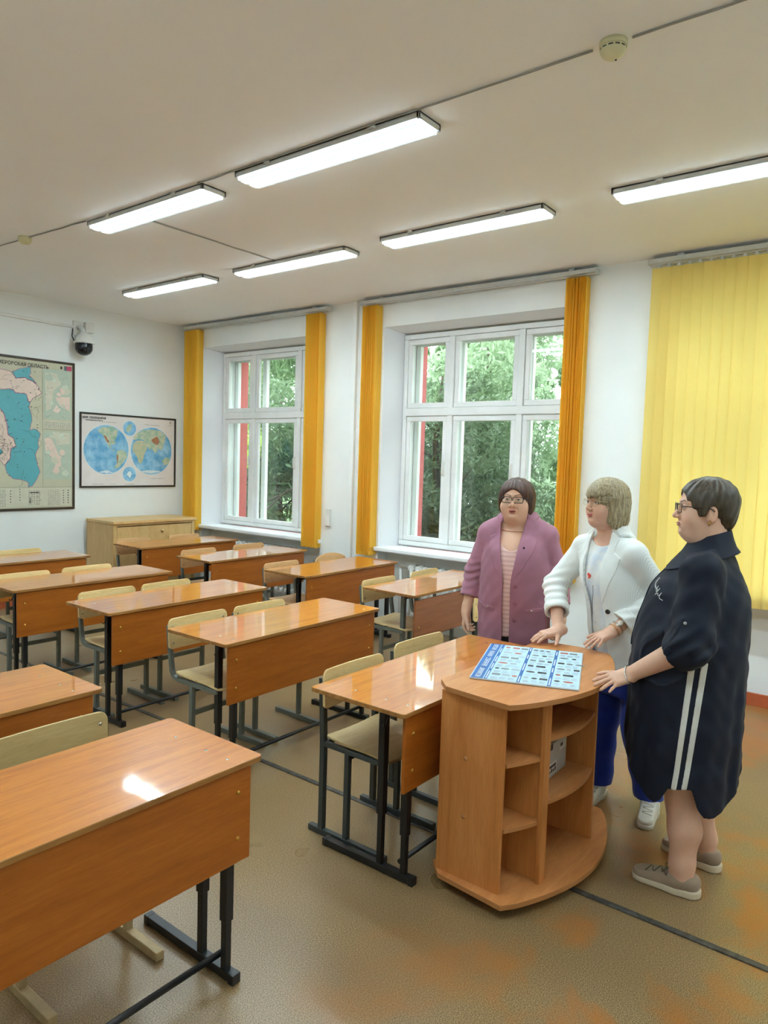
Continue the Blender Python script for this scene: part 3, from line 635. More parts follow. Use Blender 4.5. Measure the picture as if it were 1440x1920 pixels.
def seat_plate(w, ya, yb, z, th, sag=.014):
    mb = MB(); n = 10; v = []; f = []
    rows = [ya, ya+.012]+[ya+(yb-ya)*i/8 for i in range(1, 8)]+[yb-.012, yb]
    for i, y in enumerate(rows):
        t = (y-ya)/(yb-ya); ww = w-(.014 if i in (0, len(rows)-1) else 0); zz = z+sag*(2*t-1)**2*(1 if t > .5 else -.9)+.004
        for x in [ww*(2*j/n-1) for j in range(n+1)]: v.append((x, y, zz-.008*(1-(x/w)**2)))
    m_ = len(v); v += [(a, b, c-th) for a, b, c in v]; k = n+1; R = len(rows)
    for i in range(R-1):
        for j in range(n):
            q = (i*k+j, i*k+j+1, (i+1)*k+j+1, (i+1)*k+j); f.append(q); f.append(tuple(a+m_ for a in q[::-1]))
    bd = [j for j in range(n)]+[i*k+n for i in range(R-1)]+[(R-1)*k+j for j in range(n, 0, -1)]+[i*k for i in range(R-1, 0, -1)]
    for a, b in zip(bd, bd[1:]+bd[:1]): f.append((b, a, a+m_, b+m_))
    return mb.add(v, f, 0, False)
CH = {}
def make_chair(kind):
    mfr, mse, mba = {'gray': (m_gray, m_ply, m_ply), 'grayp': (m_gray, m_ply2, m_ply2), 'round': (m_gray, m_ply2, m_ply2), 'dark': (m_dgray, m_ply_dull, m_ply), 'beige': (m_beige_bar, m_ply_dull, m_ply_dull), 'black': (m_black, m_ply, m_ply)}[kind]
    t = thing('school_chair', 'x', 'chair'); hw = .19; a = .0125
    if kind in ('dark',):
        for s in (-1, 1):
            x = s*hw
            MB().tube([(x, .15, .03), (x, .15, .44), (x, .165, .74)], .0135, sq=True, up=(1,0,0)).obj('rear_leg', mfr, t, bevel=.002)
            MB().tube([(x, -.0, .03), (x, -.0, .425)], .0125, sq=True, up=(1,0,0)).obj('front_leg', mfr, t, bevel=.002)
            MB().box((x-.014, -.23, .0), (x+.014, .225, .03)).obj('foot_bar', mfr, t, bevel=.003)
            MB().box((x-a, -.22, .425), (x+a, .15, .447)).obj('seat_rail', mfr, t, bevel=.002)
        MB().box((-hw, .0-a, .40), (hw, .0+a, .424)).obj('crossbar', mfr, t)
        MB().box((-hw, .15-a, .425), (hw, .15+a, .447)).obj('rear_crossbar', mfr, t)
        ys, yb = .147, .135
    else:
        for s in (-1, 1):
            x = s*hw
            MB().tube([(x, -.22, .435), (x, .13, .435), (x, .165, .445), (x, .185, .475), (x, .20, .56), (x, .222, .74)], .0125, sq=True, up=(1,0,0)).obj('side_rail', mfr, t, bevel=.002)
            MB().tube([(x, -.0, .03), (x, -.0, .425)], .0135, sq=True, up=(1,0,0)).obj('leg', mfr, t, bevel=.002)
            MB().box((x-.016, -.20, .0), (x+.016, .215, .032)).obj('foot_bar', mfr, t, bevel=.003)
        MB().box((-hw, -.01, .25), (hw, .01, .28)).obj('crossbar', mfr, t, bevel=.002)
        MB().box((-hw, .06, .425), (hw, .085, .447)).obj('seat_crossbar', mfr, t, bevel=.002)
        ys, yb = .165, .183
    seat_plate(.195, -.235, ys-.01, .462, .011).obj('seat', mse, t, bevel=.003)
    bp = back_plate(.218, .605, .785 if kind != 'round' else .80, yb-(.012 if kind=='dark' else .008), .012, .01, .03, .05 if kind == 'round' else 0, .06 if kind != 'dark' else .05).obj('backrest', mba, t, bevel=.003)
    rv = MB()
    for s in (-1, 1):
        for z in (.64, .74): rv.lathe([(0, -.003), (.006, -.002), (.007, 0)], 10, c=(s*hw, yb-.006+(z-.605)*.06, z), axis='y')
    rv.obj('rivets', m_chrome, bp)
    return t
def chair(kind, xc, yback, rz, label):
    first = kind not in CH
    if first: CH[kind] = make_chair(kind)
    off_ = {'dark': .16}.get(kind, .21); loc = (xc, yback-off_, 0)
    g = 'school chairs at the desks'
    if first:
        o = CH[kind]; o.location = loc; o.rotation_euler.z = rz; o['label'] = label; o['group'] = g; return o
    return dup(CH[kind], loc, rz, label, g)
chair('beige', 1.225, 2.43, .0, 'school chair with worn beige foot bars tucked under the desk nearest the camera')
chair('dark', 2.59, 2.19, 0, 'left of the two dark framed chairs at the desk beside the lectern')
chair('dark', 3.19, 2.235, -.03, 'right of the two dark framed chairs at the desk beside the lectern')
chair('gray', 2.71, 3.53, .02, 'left grey framed chair at the second desk of the middle column')
chair('gray', 3.20, 3.53, -.02, 'right grey framed chair at the second desk of the middle column')
chair('gray', 2.745, 4.60, 0, 'left grey framed chair at the third desk of the middle column')
chair('gray', 3.235, 4.60, .02, 'right grey framed chair at the third desk of the middle column')
chair('gray', 2.65, 5.65, 0, 'left grey framed chair at the fourth desk of the middle column')
chair('gray', 3.19, 5.66, -.02, 'right grey framed chair at the fourth desk of the middle column')
chair('gray', 3.24, 6.98, 0, 'chair at the left edge behind the last desk under the regional map')
chair('gray', 4.585, 3.62, 0, 'left chair at the grey legged desk in front of the radiator')
chair('gray', 5.245, 3.62, .03, 'right chair at the grey legged desk, only its backrest seen before the radiator')
chair('grayp', 4.61, 4.79, 0, 'left chair at the second desk of the window column')
chair('round', 5.35, 4.86, -.05, 'chair with rounded pinkish backrest against the pier between the windows')
chair('grayp', 4.595, 5.99, 0, 'left chair at the third desk back in the window column')
chair('grayp', 5.29, 6.02, 0, 'right chair at the third desk back in the window column')
chair('grayp', 4.62, 7.19, 0, 'left chair at the last desk of the window column before the cabinet door')
chair('grayp', 5.30, 7.19, 0, 'right chair at the last desk of the window column before the cabinet corner')
chair('black', 4.62, 2.60, -.15, 'black framed chair standing half hidden behind the woman in pink')
# ------------------------------------------------------------------ lectern
t = thing('lectern', 'curved wooden lectern with open shelves and a wide top standing before the women', 'lectern', (2.88, 1.35, 0))
LO = Vector((2.88, 1.35, 0))
def arcpts(x0, x1, yc, bulge, n=18):
    return [(x0+(x1-x0)*i/n, yc-bulge*(1-(2*i/n-1)**2)**.8) for i in range(n+1)]
def top_poly(g=0):
    # D outline: straight back with cut corners, bowed front
    f = [(2.372-g, 1.222)]+[(2.372-g+(1.005+2*g)*i/22, 1.222-.165*math.sin(PI*min(1, i/22))**.85-g*.6) for i in range(1, 22)]+[(3.377+g, 1.222)]
    return [(x-LO.x, y-LO.y) for x, y in f+[(3.40+g*.8, 1.36), (3.385+g, 1.50), (3.30+g, 1.59+g*.5), (2.465-g, 1.59+g*.5), (2.40-g, 1.525)]]
MB().prism(top_poly(), .828, .85, 0, 1).obj('lectern_top', [m_lect_top, m_lect_edge], t, bevel=.002)
MB().prism(top_poly(.008), .048, .070, 0, 1).obj('base_board', [m_lect_top, m_lect_edge], t, bevel=.002)
def V2(x, y): return (x-LO.x, y-LO.y)
mb = MB().box(V2(2.418, 1.262)+(.07,), V2(2.436, 1.553)+(.828,)); sp_ = mb.obj('side_panel', m_lect, t, bevel=.001)
cp = MB()
for yy in (1.43,):
    for z in (.33, .57): cp.lathe([(-.004, 0)][0:0]+[(0, -.004), (.008, -.003), (.01, 0)], 14, c=(2.418-LO.x, yy-LO.y, z), axis='x')
cp.obj('screw_caps', m_lect_edge, sp_)
MB().box(V2(3.065, 1.150)+(.07,), V2(3.083, 1.553)+(.828,)).obj('side_panel', m_lect, t, bevel=.001)
MB().box(V2(2.436, 1.540)+(.07,), V2(3.065, 1.553)+(.828,)).obj('back_panel', m_lect, t, bevel=.001)
MB().box(V2(2.605, 1.185)+(.07,), V2(2.623, 1.540)+(.828,)).box(V2(2.586, 1.170)+(.07,), V2(2.640, 1.188)+(.828,)).obj('divider', m_lect, t, bevel=.001)
def shelf(x0, x1, z):
    def fr(x): return 1.222-.165*math.sin(PI*(x-2.372)/1.005)**.85+.075
    n = 8; pl = [V2(x0+(x1-x0)*i/n, fr(x0+(x1-x0)*i/n)) for i in range(n+1)]+[V2(x1, 1.54), V2(x0, 1.54)]
    MB().prism(pl, z, z+.016, 0, 1).obj('shelf', [m_lect_top, m_lect_edge], t, bevel=.001)
shelf(2.436, 2.605, .575); shelf(2.436, 2.605, .312); shelf(2.623, 3.065, .645); shelf(2.623, 3.065, .385)
for x, y in ((2.47, 1.53), (2.5, 1.26), (3.28, 1.27), (3.3, 1.5)):
    MB().lathe([(0,-.012),(.018,-.012),(.024,-.006),(.024,.006),(.018,.012),(0,.012)], 16, c=(x-LO.x, y-LO.y, .024), axis='y').box((x-LO.x-.012, y-LO.y-.016, .03), (x-LO.x+.012, y-LO.y+.016, .048)).obj('caster', m_black, t)
t = thing('box', 'white cardboard box with printed label on the lectern shelf', 'box', (2.895, 1.345, .4015), .03)
MB().box((-.11, -.09, 0), (.11, .10, .148)).obj('carton', plain('white_carton', (196, 196, 190), .6), t, bevel=.003)
MB().box((-.085, -.0915, .015), (.0, -.0905, .065)).box((.03, -.0915, .095), (.10, -.0905, .130)).obj('label', plain('label_white', (226, 226, 222), .5), t)
lb = MB()
for k in range(4): lb.box((-.08+.02*k, -.0925, .022), (-.07+.02*k, -.0912, .034+.006*(k % 2)))
lb.box((-.08, -.0925, .045), (-.01, -.0912, .055)).box((.035, -.0925, .112), (.06, -.0912, .126)).box((-.09, -.0925, .125), (-.05, -.0912, .15)); lb.obj('print', ink, t)
# ------------------------------------------------------------------ poster board on the lectern
ang = math.atan2(.358, .934); PC = (2.911, 1.408, .8515)
t = thing('poster_board', 'white and blue information board lying on the lectern top', 'poster board', PC, ang)
PLn, PWn = .595, .445   # along local x (header edge), along local -y (columns)
MB().box((-PLn/2, -PWn/2, 0), (PLn/2, PWn/2, .006)).obj('board', plain('board_white', (214, 224, 230), .2), t, bevel=.001)
class Flat(MB):
    def __init__(s): super().__init__(); s.mats = []; s.z = .0062
    def r(s, u0, v0, u1, v1, m, lift=0):
        if m not in s.mats: s.mats.append(m)
        X0, X1 = -PLn/2+v0*PLn, -PLn/2+v1*PLn; Y0, Y1 = PWn/2-u0*PWn, PWn/2-u1*PWn
        s.add([(X0, Y1, s.z+lift), (X1, Y1, s.z+lift), (X1, Y0, s.z+lift), (X0, Y0, s.z+lift)], [(0,1,2,3)], s.mats.index(m))
    def oval(s, u, v, ru, rv, m, lift=0):
        if m not in s.mats: s.mats.append(m)
        n = 16; s.add([(-PLn/2+(v+rv*math.sin(2*PI*i/n))*PLn, PWn/2-(u+ru*math.cos(2*PI*i/n))*PWn, s.z+lift) for i in range(n)], [tuple(range(n))[::-1]], s.mats.index(m))
fm = Flat(); blue = pal((44, 108, 176)); lblue = pal((190, 222, 238)); white = pal((232, 240, 244)); dk = pal((56, 58, 60)); mid = pal((128, 136, 140)); ltg = pal((176, 188, 196)); red = pal((190, 110, 96))
fm.r(.01, .01, .99, .99, lblue)
fm.r(.012, .0, .125, 1, blue, .0002); fm.r(.135, .0, .165, 1, blue, .0002)
for u in (.435, .715): fm.r(u, .0, u+.032, 1, blue, .0002)
# header lettering (not legible in the photograph): pale letter shapes on the blue band
v = .03
while v < .95:
    for w_ in range(random.choice((3, 5, 7))):
        if v > .95: break
        fm.r(.045, v, .056, v+.026, white, .0004); fm.r(.045, v, .098, v+.008, white, .0004)
        if random.random() < .7: fm.r(.087, v, .098, v+.026, white, .0004)
        if random.random() < .6: fm.r(.045, v+.018, .098, v+.026, white, .0004)
        if random.random() < .5: fm.r(.066, v, .075, v+.026, white, .0004)
        v += .036
    v += .03
for u in (.142, .442, .722):
    v = .02
    while v < .95:
        L = random.uniform(.1, .2); 
        fm.r(u+.004, v, u+.014, min(.98, v+L), white, .0004); v += L+random.uniform(.05, .16)
for (u0, u1) in ((.185, .425), (.485, .705), (.765, .985)):
    nv = 12
    for k in range(nv):
        v0 = .03+.94*k/nv; kind = (k*7+int(u0*100)) % 4
        if kind in (0, 2):
            for j in range(4):
                for q in range(3): fm.r(u0+(u1-u0)*q/3+.004, v0+.016*j, u0+(u1-u0)*(q+random.uniform(.6, .95))/3, v0+.016*j+.006, ltg if random.random() < .6 else mid, .0004)
        else:
            x = u0
            while x < u1-.04:
                w_ = random.uniform(.04, .1)
                if random.random() < .5: fm.oval(x+w_/2, v0+.03, w_/2, .02, random.choice((dk, mid, mid, red)), .0004)
                else: fm.r(x, v0+.01, min(u1, x+w_), v0+.055, random.choice((dk, mid, mid, red, ltg)), .0004)
                x += w_+random.uniform(.01, .03)
fm.obj('board_print', fm.mats, t)
# ------------------------------------------------------------------ outside: ground and trees
o = MB().box((OX, -14, -.75), (34, 46, -.7)).obj('ground_outside', plain('outside_grass', (70, 96, 48), .9, var=.4, sc=3)); tag(o, kind='structure')
def leaf_mat(name, a, b):
    m = Mat(name); oi = m.noise(m.coord(), 2.2, 3); m.set(m.ramp(oi, [(.3, s2l(a)), (.7, s2l(b))]), .5)
    tr = m.n.new('ShaderNodeBsdfTranslucent'); tr.inputs[0].default_value = s2l(b); mx = m.n.new('ShaderNodeMixShader'); mx.inputs[0].default_value = .35
    m.l.new(m.b.outputs[0], mx.inputs[1]); m.l.new(tr.outputs[0], mx.inputs[2]); m.l.new(mx.outputs[0], m.n['Material Output'].inputs[0]); return m.m
m_bark = plain('tree_bark', (64, 56, 46), .9, var=.3, sc=8)
LM = [leaf_mat('dark_leaves', (58, 80, 56), (112, 136, 98)), leaf_mat('mid_leaves', (92, 118, 82), (150, 176, 132)), leaf_mat('haze_pale_leaves', (138, 162, 128), (190, 208, 178)), leaf_mat('lime_leaves', (140, 176, 64), (196, 220, 110))]  # pale set: haze over the upper foliage is put into the leaf colour
def tree(x, y, h, crown, kind, label, nleaf, ls):
    t = thing('tree', label, 'tree', (x, y, -.7), group='trees outside the windows')
    tr = MB().tube([(0,0,0),(.05,.03,h*.3),(0,.1,h*.6),(.05,.05,h*.8)], [.075,.065,.045,.015], 10)
    for k in range(7):
        a = random.uniform(0, 6.28); z = h*random.uniform(.25, .8); L = random.uniform(.6, 1.2)
        tr.tube([(0,.05,z),(L*.5*math.cos(a), L*.5*math.sin(a), z+.25),(L*math.cos(a), L*math.sin(a), z+.6)], [.025,.018,.006], 6)
    tr.obj('trunk', m_bark, t)
    r = np.random.default_rng(int(x*100+y*17)); V = []; 
    n = nleaf; blobs = []
    for k in range(34):
        d = r.normal(size=3); d /= np.linalg.norm(d); rad = r.uniform(.35, .95); blobs.append((np.array([0,0,crown[3]])+d*rad*np.array(crown[:3]), r.uniform(.35, .7)*min(1, max(crown[:2])/1.4)))
    bi = r.integers(0, len(blobs), n); c = np.array([blobs[i][0] for i in bi]); br = np.array([blobs[i][1] for i in bi])
    d = r.normal(size=(n, 3)); d /= np.linalg.norm(d, axis=1)[:, None]; p = c+d*(br*r.uniform(.75, 1.05, n))[:, None]
    ax = r.normal(size=(n, 3))+np.array([0,0,-.5]); ax /= np.linalg.norm(ax, axis=1)[:, None]; sd = np.cross(ax, r.normal(size=(n, 3))); sd /= np.linalg.norm(sd, axis=1)[:, None]
    L = ls*r.uniform(.6, 1.3, n)[:, None]; Wd = L*r.uniform(.22, .36, n)[:, None]
    v = np.stack([p-ax*L/2, p+sd*Wd/2, p+ax*L/2, p-sd*Wd/2], 1).reshape(-1, 3)
    me = bpy.data.meshes.new('foliage'); me.from_pydata(v.tolist(), [], np.arange(4*n).reshape(n, 4).tolist()); me.materials.append(LM[kind]); me.update()
    o = bpy.data.objects.new('foliage', me); C.objects.link(o); o.parent = t
for a in [(8.6, 5.7, 4.6, (1.2, 1.8, 1.9, 2.0), 0, 'dark bushy tree close outside the middle window', 30000, .12),
          (9.9, 7.5, 4.8, (1.0, 1.3, 2.0, 1.9), 0, 'dark bushy tree behind the left edge of the middle window', 20000, .12),
          (8.9, 9.3, 4.4, (1.2, 1.6, 1.9, 1.9), 0, 'dark bushy tree outside between the two windows', 26000, .12),
          (9.2, 12.6, 4.6, (1.3, 1.6, 1.9, 2.0), 0, 'dark bushy tree outside the far left window', 24000, .12),
          (8.8, 2.2, 4.6, (1.2, 1.6, 2.0, 2.0), 0, 'dark bushy tree outside at the right side of the middle window', 22000, .12),
          (12.6, 7.2, 8.0, (1.9, 2.2, 3.6, 4.3), 2, 'tall pale green tree behind the bush of the middle window', 26000, .17),
          (12.8, 12.2, 8.0, (1.9, 2.2, 3.6, 4.2), 1, 'tall mid green tree behind the bush of the far left window', 26000, .17),
          (12.6, 17.6, 8.5, (2.2, 2.6, 3.6, 4.2), 1, 'tall mid green tree farthest left outside', 20000, .2),
          (12.4, 2.4, 8.0, (1.9, 2.2, 3.6, 4.3), 2, 'tall pale green tree at the right behind the bushes', 22000, .17),
          (17.2, 9.8, 9.0, (2.6, 4.6, 4.0, 4.0), 1, 'far broad green tree seen between the tall trees', 26000, .26),
          (17.2, 19.5, 9.0, (2.6, 4.6, 4.0, 4.0), 2, 'far broad pale green tree seen through the far left window', 26000, .26),
          (7.72, 8.85, 3.1, (.3, .34, .34, 2.6), 3, 'young lime green tree close outside the far left window', 700, .13)]:
    tree(*a)
# ------------------------------------------------------------------ people: implicit surfaces meshed with surface nets
f32 = np.float32
def smin(a, b, k):
    h = np.clip(.5+.5*(b-a)/k, 0, 1); return b+(a-b)*h-k*h*(1-h)
def smax(a, b, k): return -smin(-a, -b, k)
def cap(P, a, b, ra, rb):
    X, Y, Z = P; ba = np.subtract(b, a); L = float(ba@ba)+1e-9
    t = np.clip(((X-a[0])*ba[0]+(Y-a[1])*ba[1]+(Z-a[2])*ba[2])/L, 0, 1)
    return np.sqrt((X-a[0]-t*ba[0])**2+(Y-a[1]-t*ba[1])**2+(Z-a[2]-t*ba[2])**2)-(ra+(rb-ra)*t)
def chain(P, pts, rs, k=.02):
    d = None
    for i in range(len(pts)-1):
        e = cap(P, pts[i], pts[i+1], rs[i], rs[i+1]); d = e if d is None else np.minimum(d, e) if k == 0 else smin(d, e, k)
    return d
def ell(P, c, r, M_=None):
    q = [P[i]-c[i] for i in range(3)]
    if M_ is not None: q = [q[0]*M_[0][i]+q[1]*M_[1][i]+q[2]*M_[2][i] for i in range(3)]
    k0 = np.sqrt(sum((q[i]/r[i])**2 for i in range(3))); k1 = np.sqrt(sum((q[i]/r[i]**2)**2 for i in range(3)))
    return k0*(k0-1)/np.maximum(k1, 1e-6)
def rbox(P, c, h, r):
    q = [np.abs(P[i]-c[i])-h[i] for i in range(3)]
    return np.sqrt(sum(np.maximum(a, 0)**2 for a in q))+np.minimum(np.maximum(q[0], np.maximum(q[1], q[2])), 0)-r
class Loft:
    """stack of ellipses: rows (z, cx, cy, rx, r_front, r_back)"""
    def __init__(s, rows):
        A = np.array(sorted(rows), float); zs = np.linspace(A[0, 0], A[-1, 0], 240); T = [np.interp(zs, A[:, 0], A[:, i]) for i in range(1, 6)]
        k = np.ones(21)/21; T = [np.convolve(np.pad(a, 10, mode='edge'), k, 'valid') for a in T]
        s.z, s.T, s.lo, s.hi = zs, T, A[0, 0], A[-1, 0]
    def __call__(s, P, grow=0, caps=True):
        X, Y, Z = P; cx, cy, rx, rf, rb = [np.interp(Z, s.z, a).astype(f32) for a in s.T]
        x, y = X-cx, Y-cy; ry = np.where(y > 0, rf, rb)+grow; rx = rx+grow
        l = np.sqrt(x*x+y*y)+1e-6; q = np.sqrt((x/rx)**2+(y/ry)**2)+1e-6
        d = l-l/q
        return np.maximum(d, np.maximum(Z-s.hi-grow, s.lo-grow-Z)) if caps else d
def poly2(x, z, pts):
    d = np.full(x.shape, 1e9, f32); inside = np.zeros(x.shape, bool); n = len(pts)
    for i in range(n):
        a, b = pts[i], pts[(i+1) % n]; ex, ez = b[0]-a[0], b[1]-a[1]; wx, wz = x-a[0], z-a[1]
        t = np.clip((wx*ex+wz*ez)/(ex*ex+ez*ez+1e-12), 0, 1); d = np.minimum(d, (wx-ex*t)**2+(wz-ez*t)**2)
        c = ((a[1] <= z) != (b[1] <= z)); inside ^= c & (x < a[0]+(z-a[1])*ex/(ez if abs(ez) > 1e-9 else 1e-9))
    return np.where(inside, -1, 1)*np.sqrt(d)
def nets(fn, lo, hi, h):
    lo = np.array(lo, float); n = np.maximum(2, np.ceil((np.array(hi)-lo)/h).astype(int)+1)
    D = np.ones(n, f32); ax = [(lo[i]+h*np.arange(n[i])).astype(f32) for i in range(3)]
    B = 20
    starts = [(i, j, k) for i in range(0, n[0], B) for j in range(0, n[1], B) for k in range(0, n[2], B)]
    cen = np.array([[ax[0][min(i+B//2, n[0]-1)], ax[1][min(j+B//2, n[1]-1)], ax[2][min(k+B//2, n[2]-1)]] for i, j, k in starts], f32)
    dc = fn((cen[:, 0], cen[:, 1], cen[:, 2])); R = B*h*.87*1.7
    for (i, j, k), d0 in zip(starts, dc):
        sl = (slice(i, i+B), slice(j, j+B), slice(k, k+B))
        if abs(d0) > R: D[sl] = d0; continue
        g = np.meshgrid(ax[0][sl[0]], ax[1][sl[1]], ax[2][sl[2]], indexing='ij'); D[sl] = fn(tuple(g))
    ins = D < 0; s = np.zeros(n-1, np.int8)
    cor = [(a, b, c) for a in (0, 1) for b in (0, 1) for c in (0, 1)]
    def sh(A, c): return A[c[0]:A.shape[0]-1+c[0], c[1]:A.shape[1]-1+c[1], c[2]:A.shape[2]-1+c[2]]
    for c in cor: s += sh(ins, c)
    mk = (s > 0) & (s < 8); I = np.argwhere(mk)
    if not len(I): return np.zeros((0, 3)), np.zeros((0, 4), int)
    idx = np.full(mk.shape, -1, np.int64); idx[mk] = np.arange(len(I))
    acc = np.zeros((len(I), 3)); cnt = np.zeros(len(I))
    cv = {c: sh(D, c)[mk] for c in cor}
    for c in cor:
        for a in range(3):
            if c[a]: continue
            e = list(c); e[a] = 1; e = tuple(e); d0, d1 = cv[c], cv[e]; m = (d0 < 0) != (d1 < 0)
            t = d0[m]/(d0[m]-d1[m]); p = np.tile(np.array(c, float), (m.sum(), 1)); p[:, a] += t; acc[m] += p; cnt[m] += 1
    V = lo+h*(I+acc/cnt[:, None]); F = []
    for a in range(3):
        b, c = (a+1) % 3, (a+2) % 3
        sl0 = [slice(None)]*3; sl1 = [slice(None)]*3; sl0[a] = slice(0, -1); sl1[a] = slice(1, None)
        e0, e1 = ins[tuple(sl0)], ins[tuple(sl1)]; ed = np.argwhere(e0 != e1)
        ok = (ed[:, b] > 0) & (ed[:, c] > 0) & (ed[:, b] < n[b]-1) & (ed[:, c] < n[c]-1); ed = ed[ok]
        if not len(ed): continue
        fl = e0[tuple(ed.T)]
        def ci(db, dc_):
            q = ed.copy(); q[:, b] += db; q[:, c] += dc_; return idx[tuple(q.T)]
        q = np.stack([ci(-1, -1), ci(0, -1), ci(0, 0), ci(-1, 0)], 1); q[~fl] = q[~fl][:, ::-1]; F.append(q)
    F = np.concatenate(F); F = F[(F >= 0).all(1)]
    return V, F
def sdf_obj(name, parts, mat, parent=None, tint=None, loc=None, rz=0):
    """parts: list of (fn, lo, hi, h); joined in one mesh"""
    VV, FF, o = [], [], 0
    for fn, lo, hi, h in parts:
        V, F = nets(fn, lo, hi, h); VV.append(V); FF.append(F+o); o += len(V)
    V = np.concatenate(VV); F = np.concatenate(FF)
    me = bpy.data.meshes.new(name); me.vertices.add(len(V)); me.vertices.foreach_set('co', V.astype(f32).ravel())
    me.loops.add(F.size); me.loops.foreach_set('vertex_index', F.ravel().astype(np.int32)); me.polygons.add(len(F))
    me.polygons.foreach_set('loop_start', np.arange(0, F.size, 4, dtype=np.int32)); me.polygons.foreach_set('loop_total', np.full(len(F), 4, np.int32))
    me.polygons.foreach_set('use_smooth', np.ones(len(F), bool)); me.update(calc_edges=True); me.validate()
    if tint is not None:
        col = tint(tuple(V.T)); at = me.color_attributes.new('tint', 'FLOAT_COLOR', 'POINT'); at.data.foreach_set('color', np.concatenate([col, np.ones((len(col), 1))], 1).astype(f32).ravel())
    for mm in (mat if isinstance(mat, list) else [mat]): me.materials.append(mm)
    ob = bpy.data.objects.new(name, me); C.objects.link(ob)
    if parent: ob.parent = parent
    if loc is not None: ob.location = loc; ob.rotation_euler.z = rz
    return ob
def hit(fn, o, d, far=.5, n=400):
    o = np.array(o, float); d = np.array(d, float); d /= np.linalg.norm(d); t = np.linspace(0, far, n); p = o[None]+t[:, None]*d[None]
    D = fn(tuple(p.T.astype(f32))); i = np.argmax(D < 0)
    return p[i] if D[i] < 0 else None
def exit_(fn, o, d, far=.4, n=400):
    o = np.array(o, float); d = np.array(d, float); d /= np.linalg.norm(d); t = np.linspace(0, far, n); p = o[None]+t[:, None]*d[None]
    D = fn(tuple(p.T.astype(f32))); i = np.argmax(D > 0); return p[i]
def grad(fn, p, e=.004):
    p = np.array(p, f32); g = []
    for i in range(3):
        a, b = p.copy(), p.copy(); a[i] += e; b[i] -= e
        g.append(float(fn(tuple(np.array([q]) for q in a))[0]-fn(tuple(np.array([q]) for q in b))[0]))
    g = np.array(g); return g/np.linalg.norm(g)
def disc(mb, p, nrm, r, th, m=0, seg=16):
    q = Vector(nrm).to_track_quat('Z', 'Y').to_matrix().to_4x4(); q.translation = Vector(p)
    t = MB().lathe([(0, th), (r*.8, th), (r, th*.6), (r, -th)], seg); t.xf(q); mb.add(t.v, t.f, m, True); return mb
# ---- materials
def skin_mat(name, base, lip):
    m = Mat(name); a = m.node('ShaderNodeVertexColor', layer_name='tint'); n = m.noise(m.coord(), 60, 4); c = m.mix(.2, a.outputs[0], m.ramp(n, [(.3, (.8,.7,.68,1)), (.7, (1,1,1,1))]), 'MULTIPLY')
    m.set(c, .48, spec=.4); m.b.inputs['Subsurface Weight'].default_value = .12; m.b.inputs['Subsurface Radius'].default_value = (.012, .005, .003); m.b.inputs['Subsurface Scale'].default_value = .6
    return m.m
m_skin = skin_mat('skin', None, None)
def hair_mat(name, dark, light, sc=(90, 90, 12)):
    m = Mat(name); n = m.noise(m.coord(sc), 1.0, 4, .65, .15); m.set(m.ramp(n, [(.3, s2l(dark)), (.68, s2l(light))]), .42, spec=.5); m.bump(n, .3, .002); return m.m
def cloth(name, rgb, rough=.8, sc=700, var=.06, bump=.12, sheen=.12):
    m = Mat(name); n = m.noise(m.coord((sc, sc, sc)), 1, 2); big = m.noise(m.coord(), 9, 3); c = s2l(rgb); lo = tuple(x*(1-var*2) for x in c[:3])+(1,); hi = tuple(min(1, x*(1+var)) for x in c[:3])+(1,)
    m.set(m.ramp(big, [(.3, lo), (.7, hi)]), rough, spec=.25); m.bump(n, bump, .001); m.b.inputs['Sheen Weight'].default_value = sheen; return m.m
def striped(name, a, b, axis, freq, sharp=.15, duty=.5, rough=.8):
    m = Mat(name); sp = m.node('ShaderNodeSeparateXYZ'); m.l.new(m.coord(), sp.inputs[0]); ml = m.node('ShaderNodeMath', operation='MULTIPLY'); ml.inputs[1].default_value = freq; m.l.new(sp.outputs[axis], ml.inputs[0])
    fr = m.node('ShaderNodeMath', operation='FRACT'); m.l.new(ml.outputs[0], fr.inputs[0]); c = m.ramp(fr.outputs[0], [(duty-sharp, s2l(a)), (duty, s2l(b)), (1-sharp, s2l(b)), (1.0, s2l(a))]); m.set(c, rough, spec=.25); return m.m
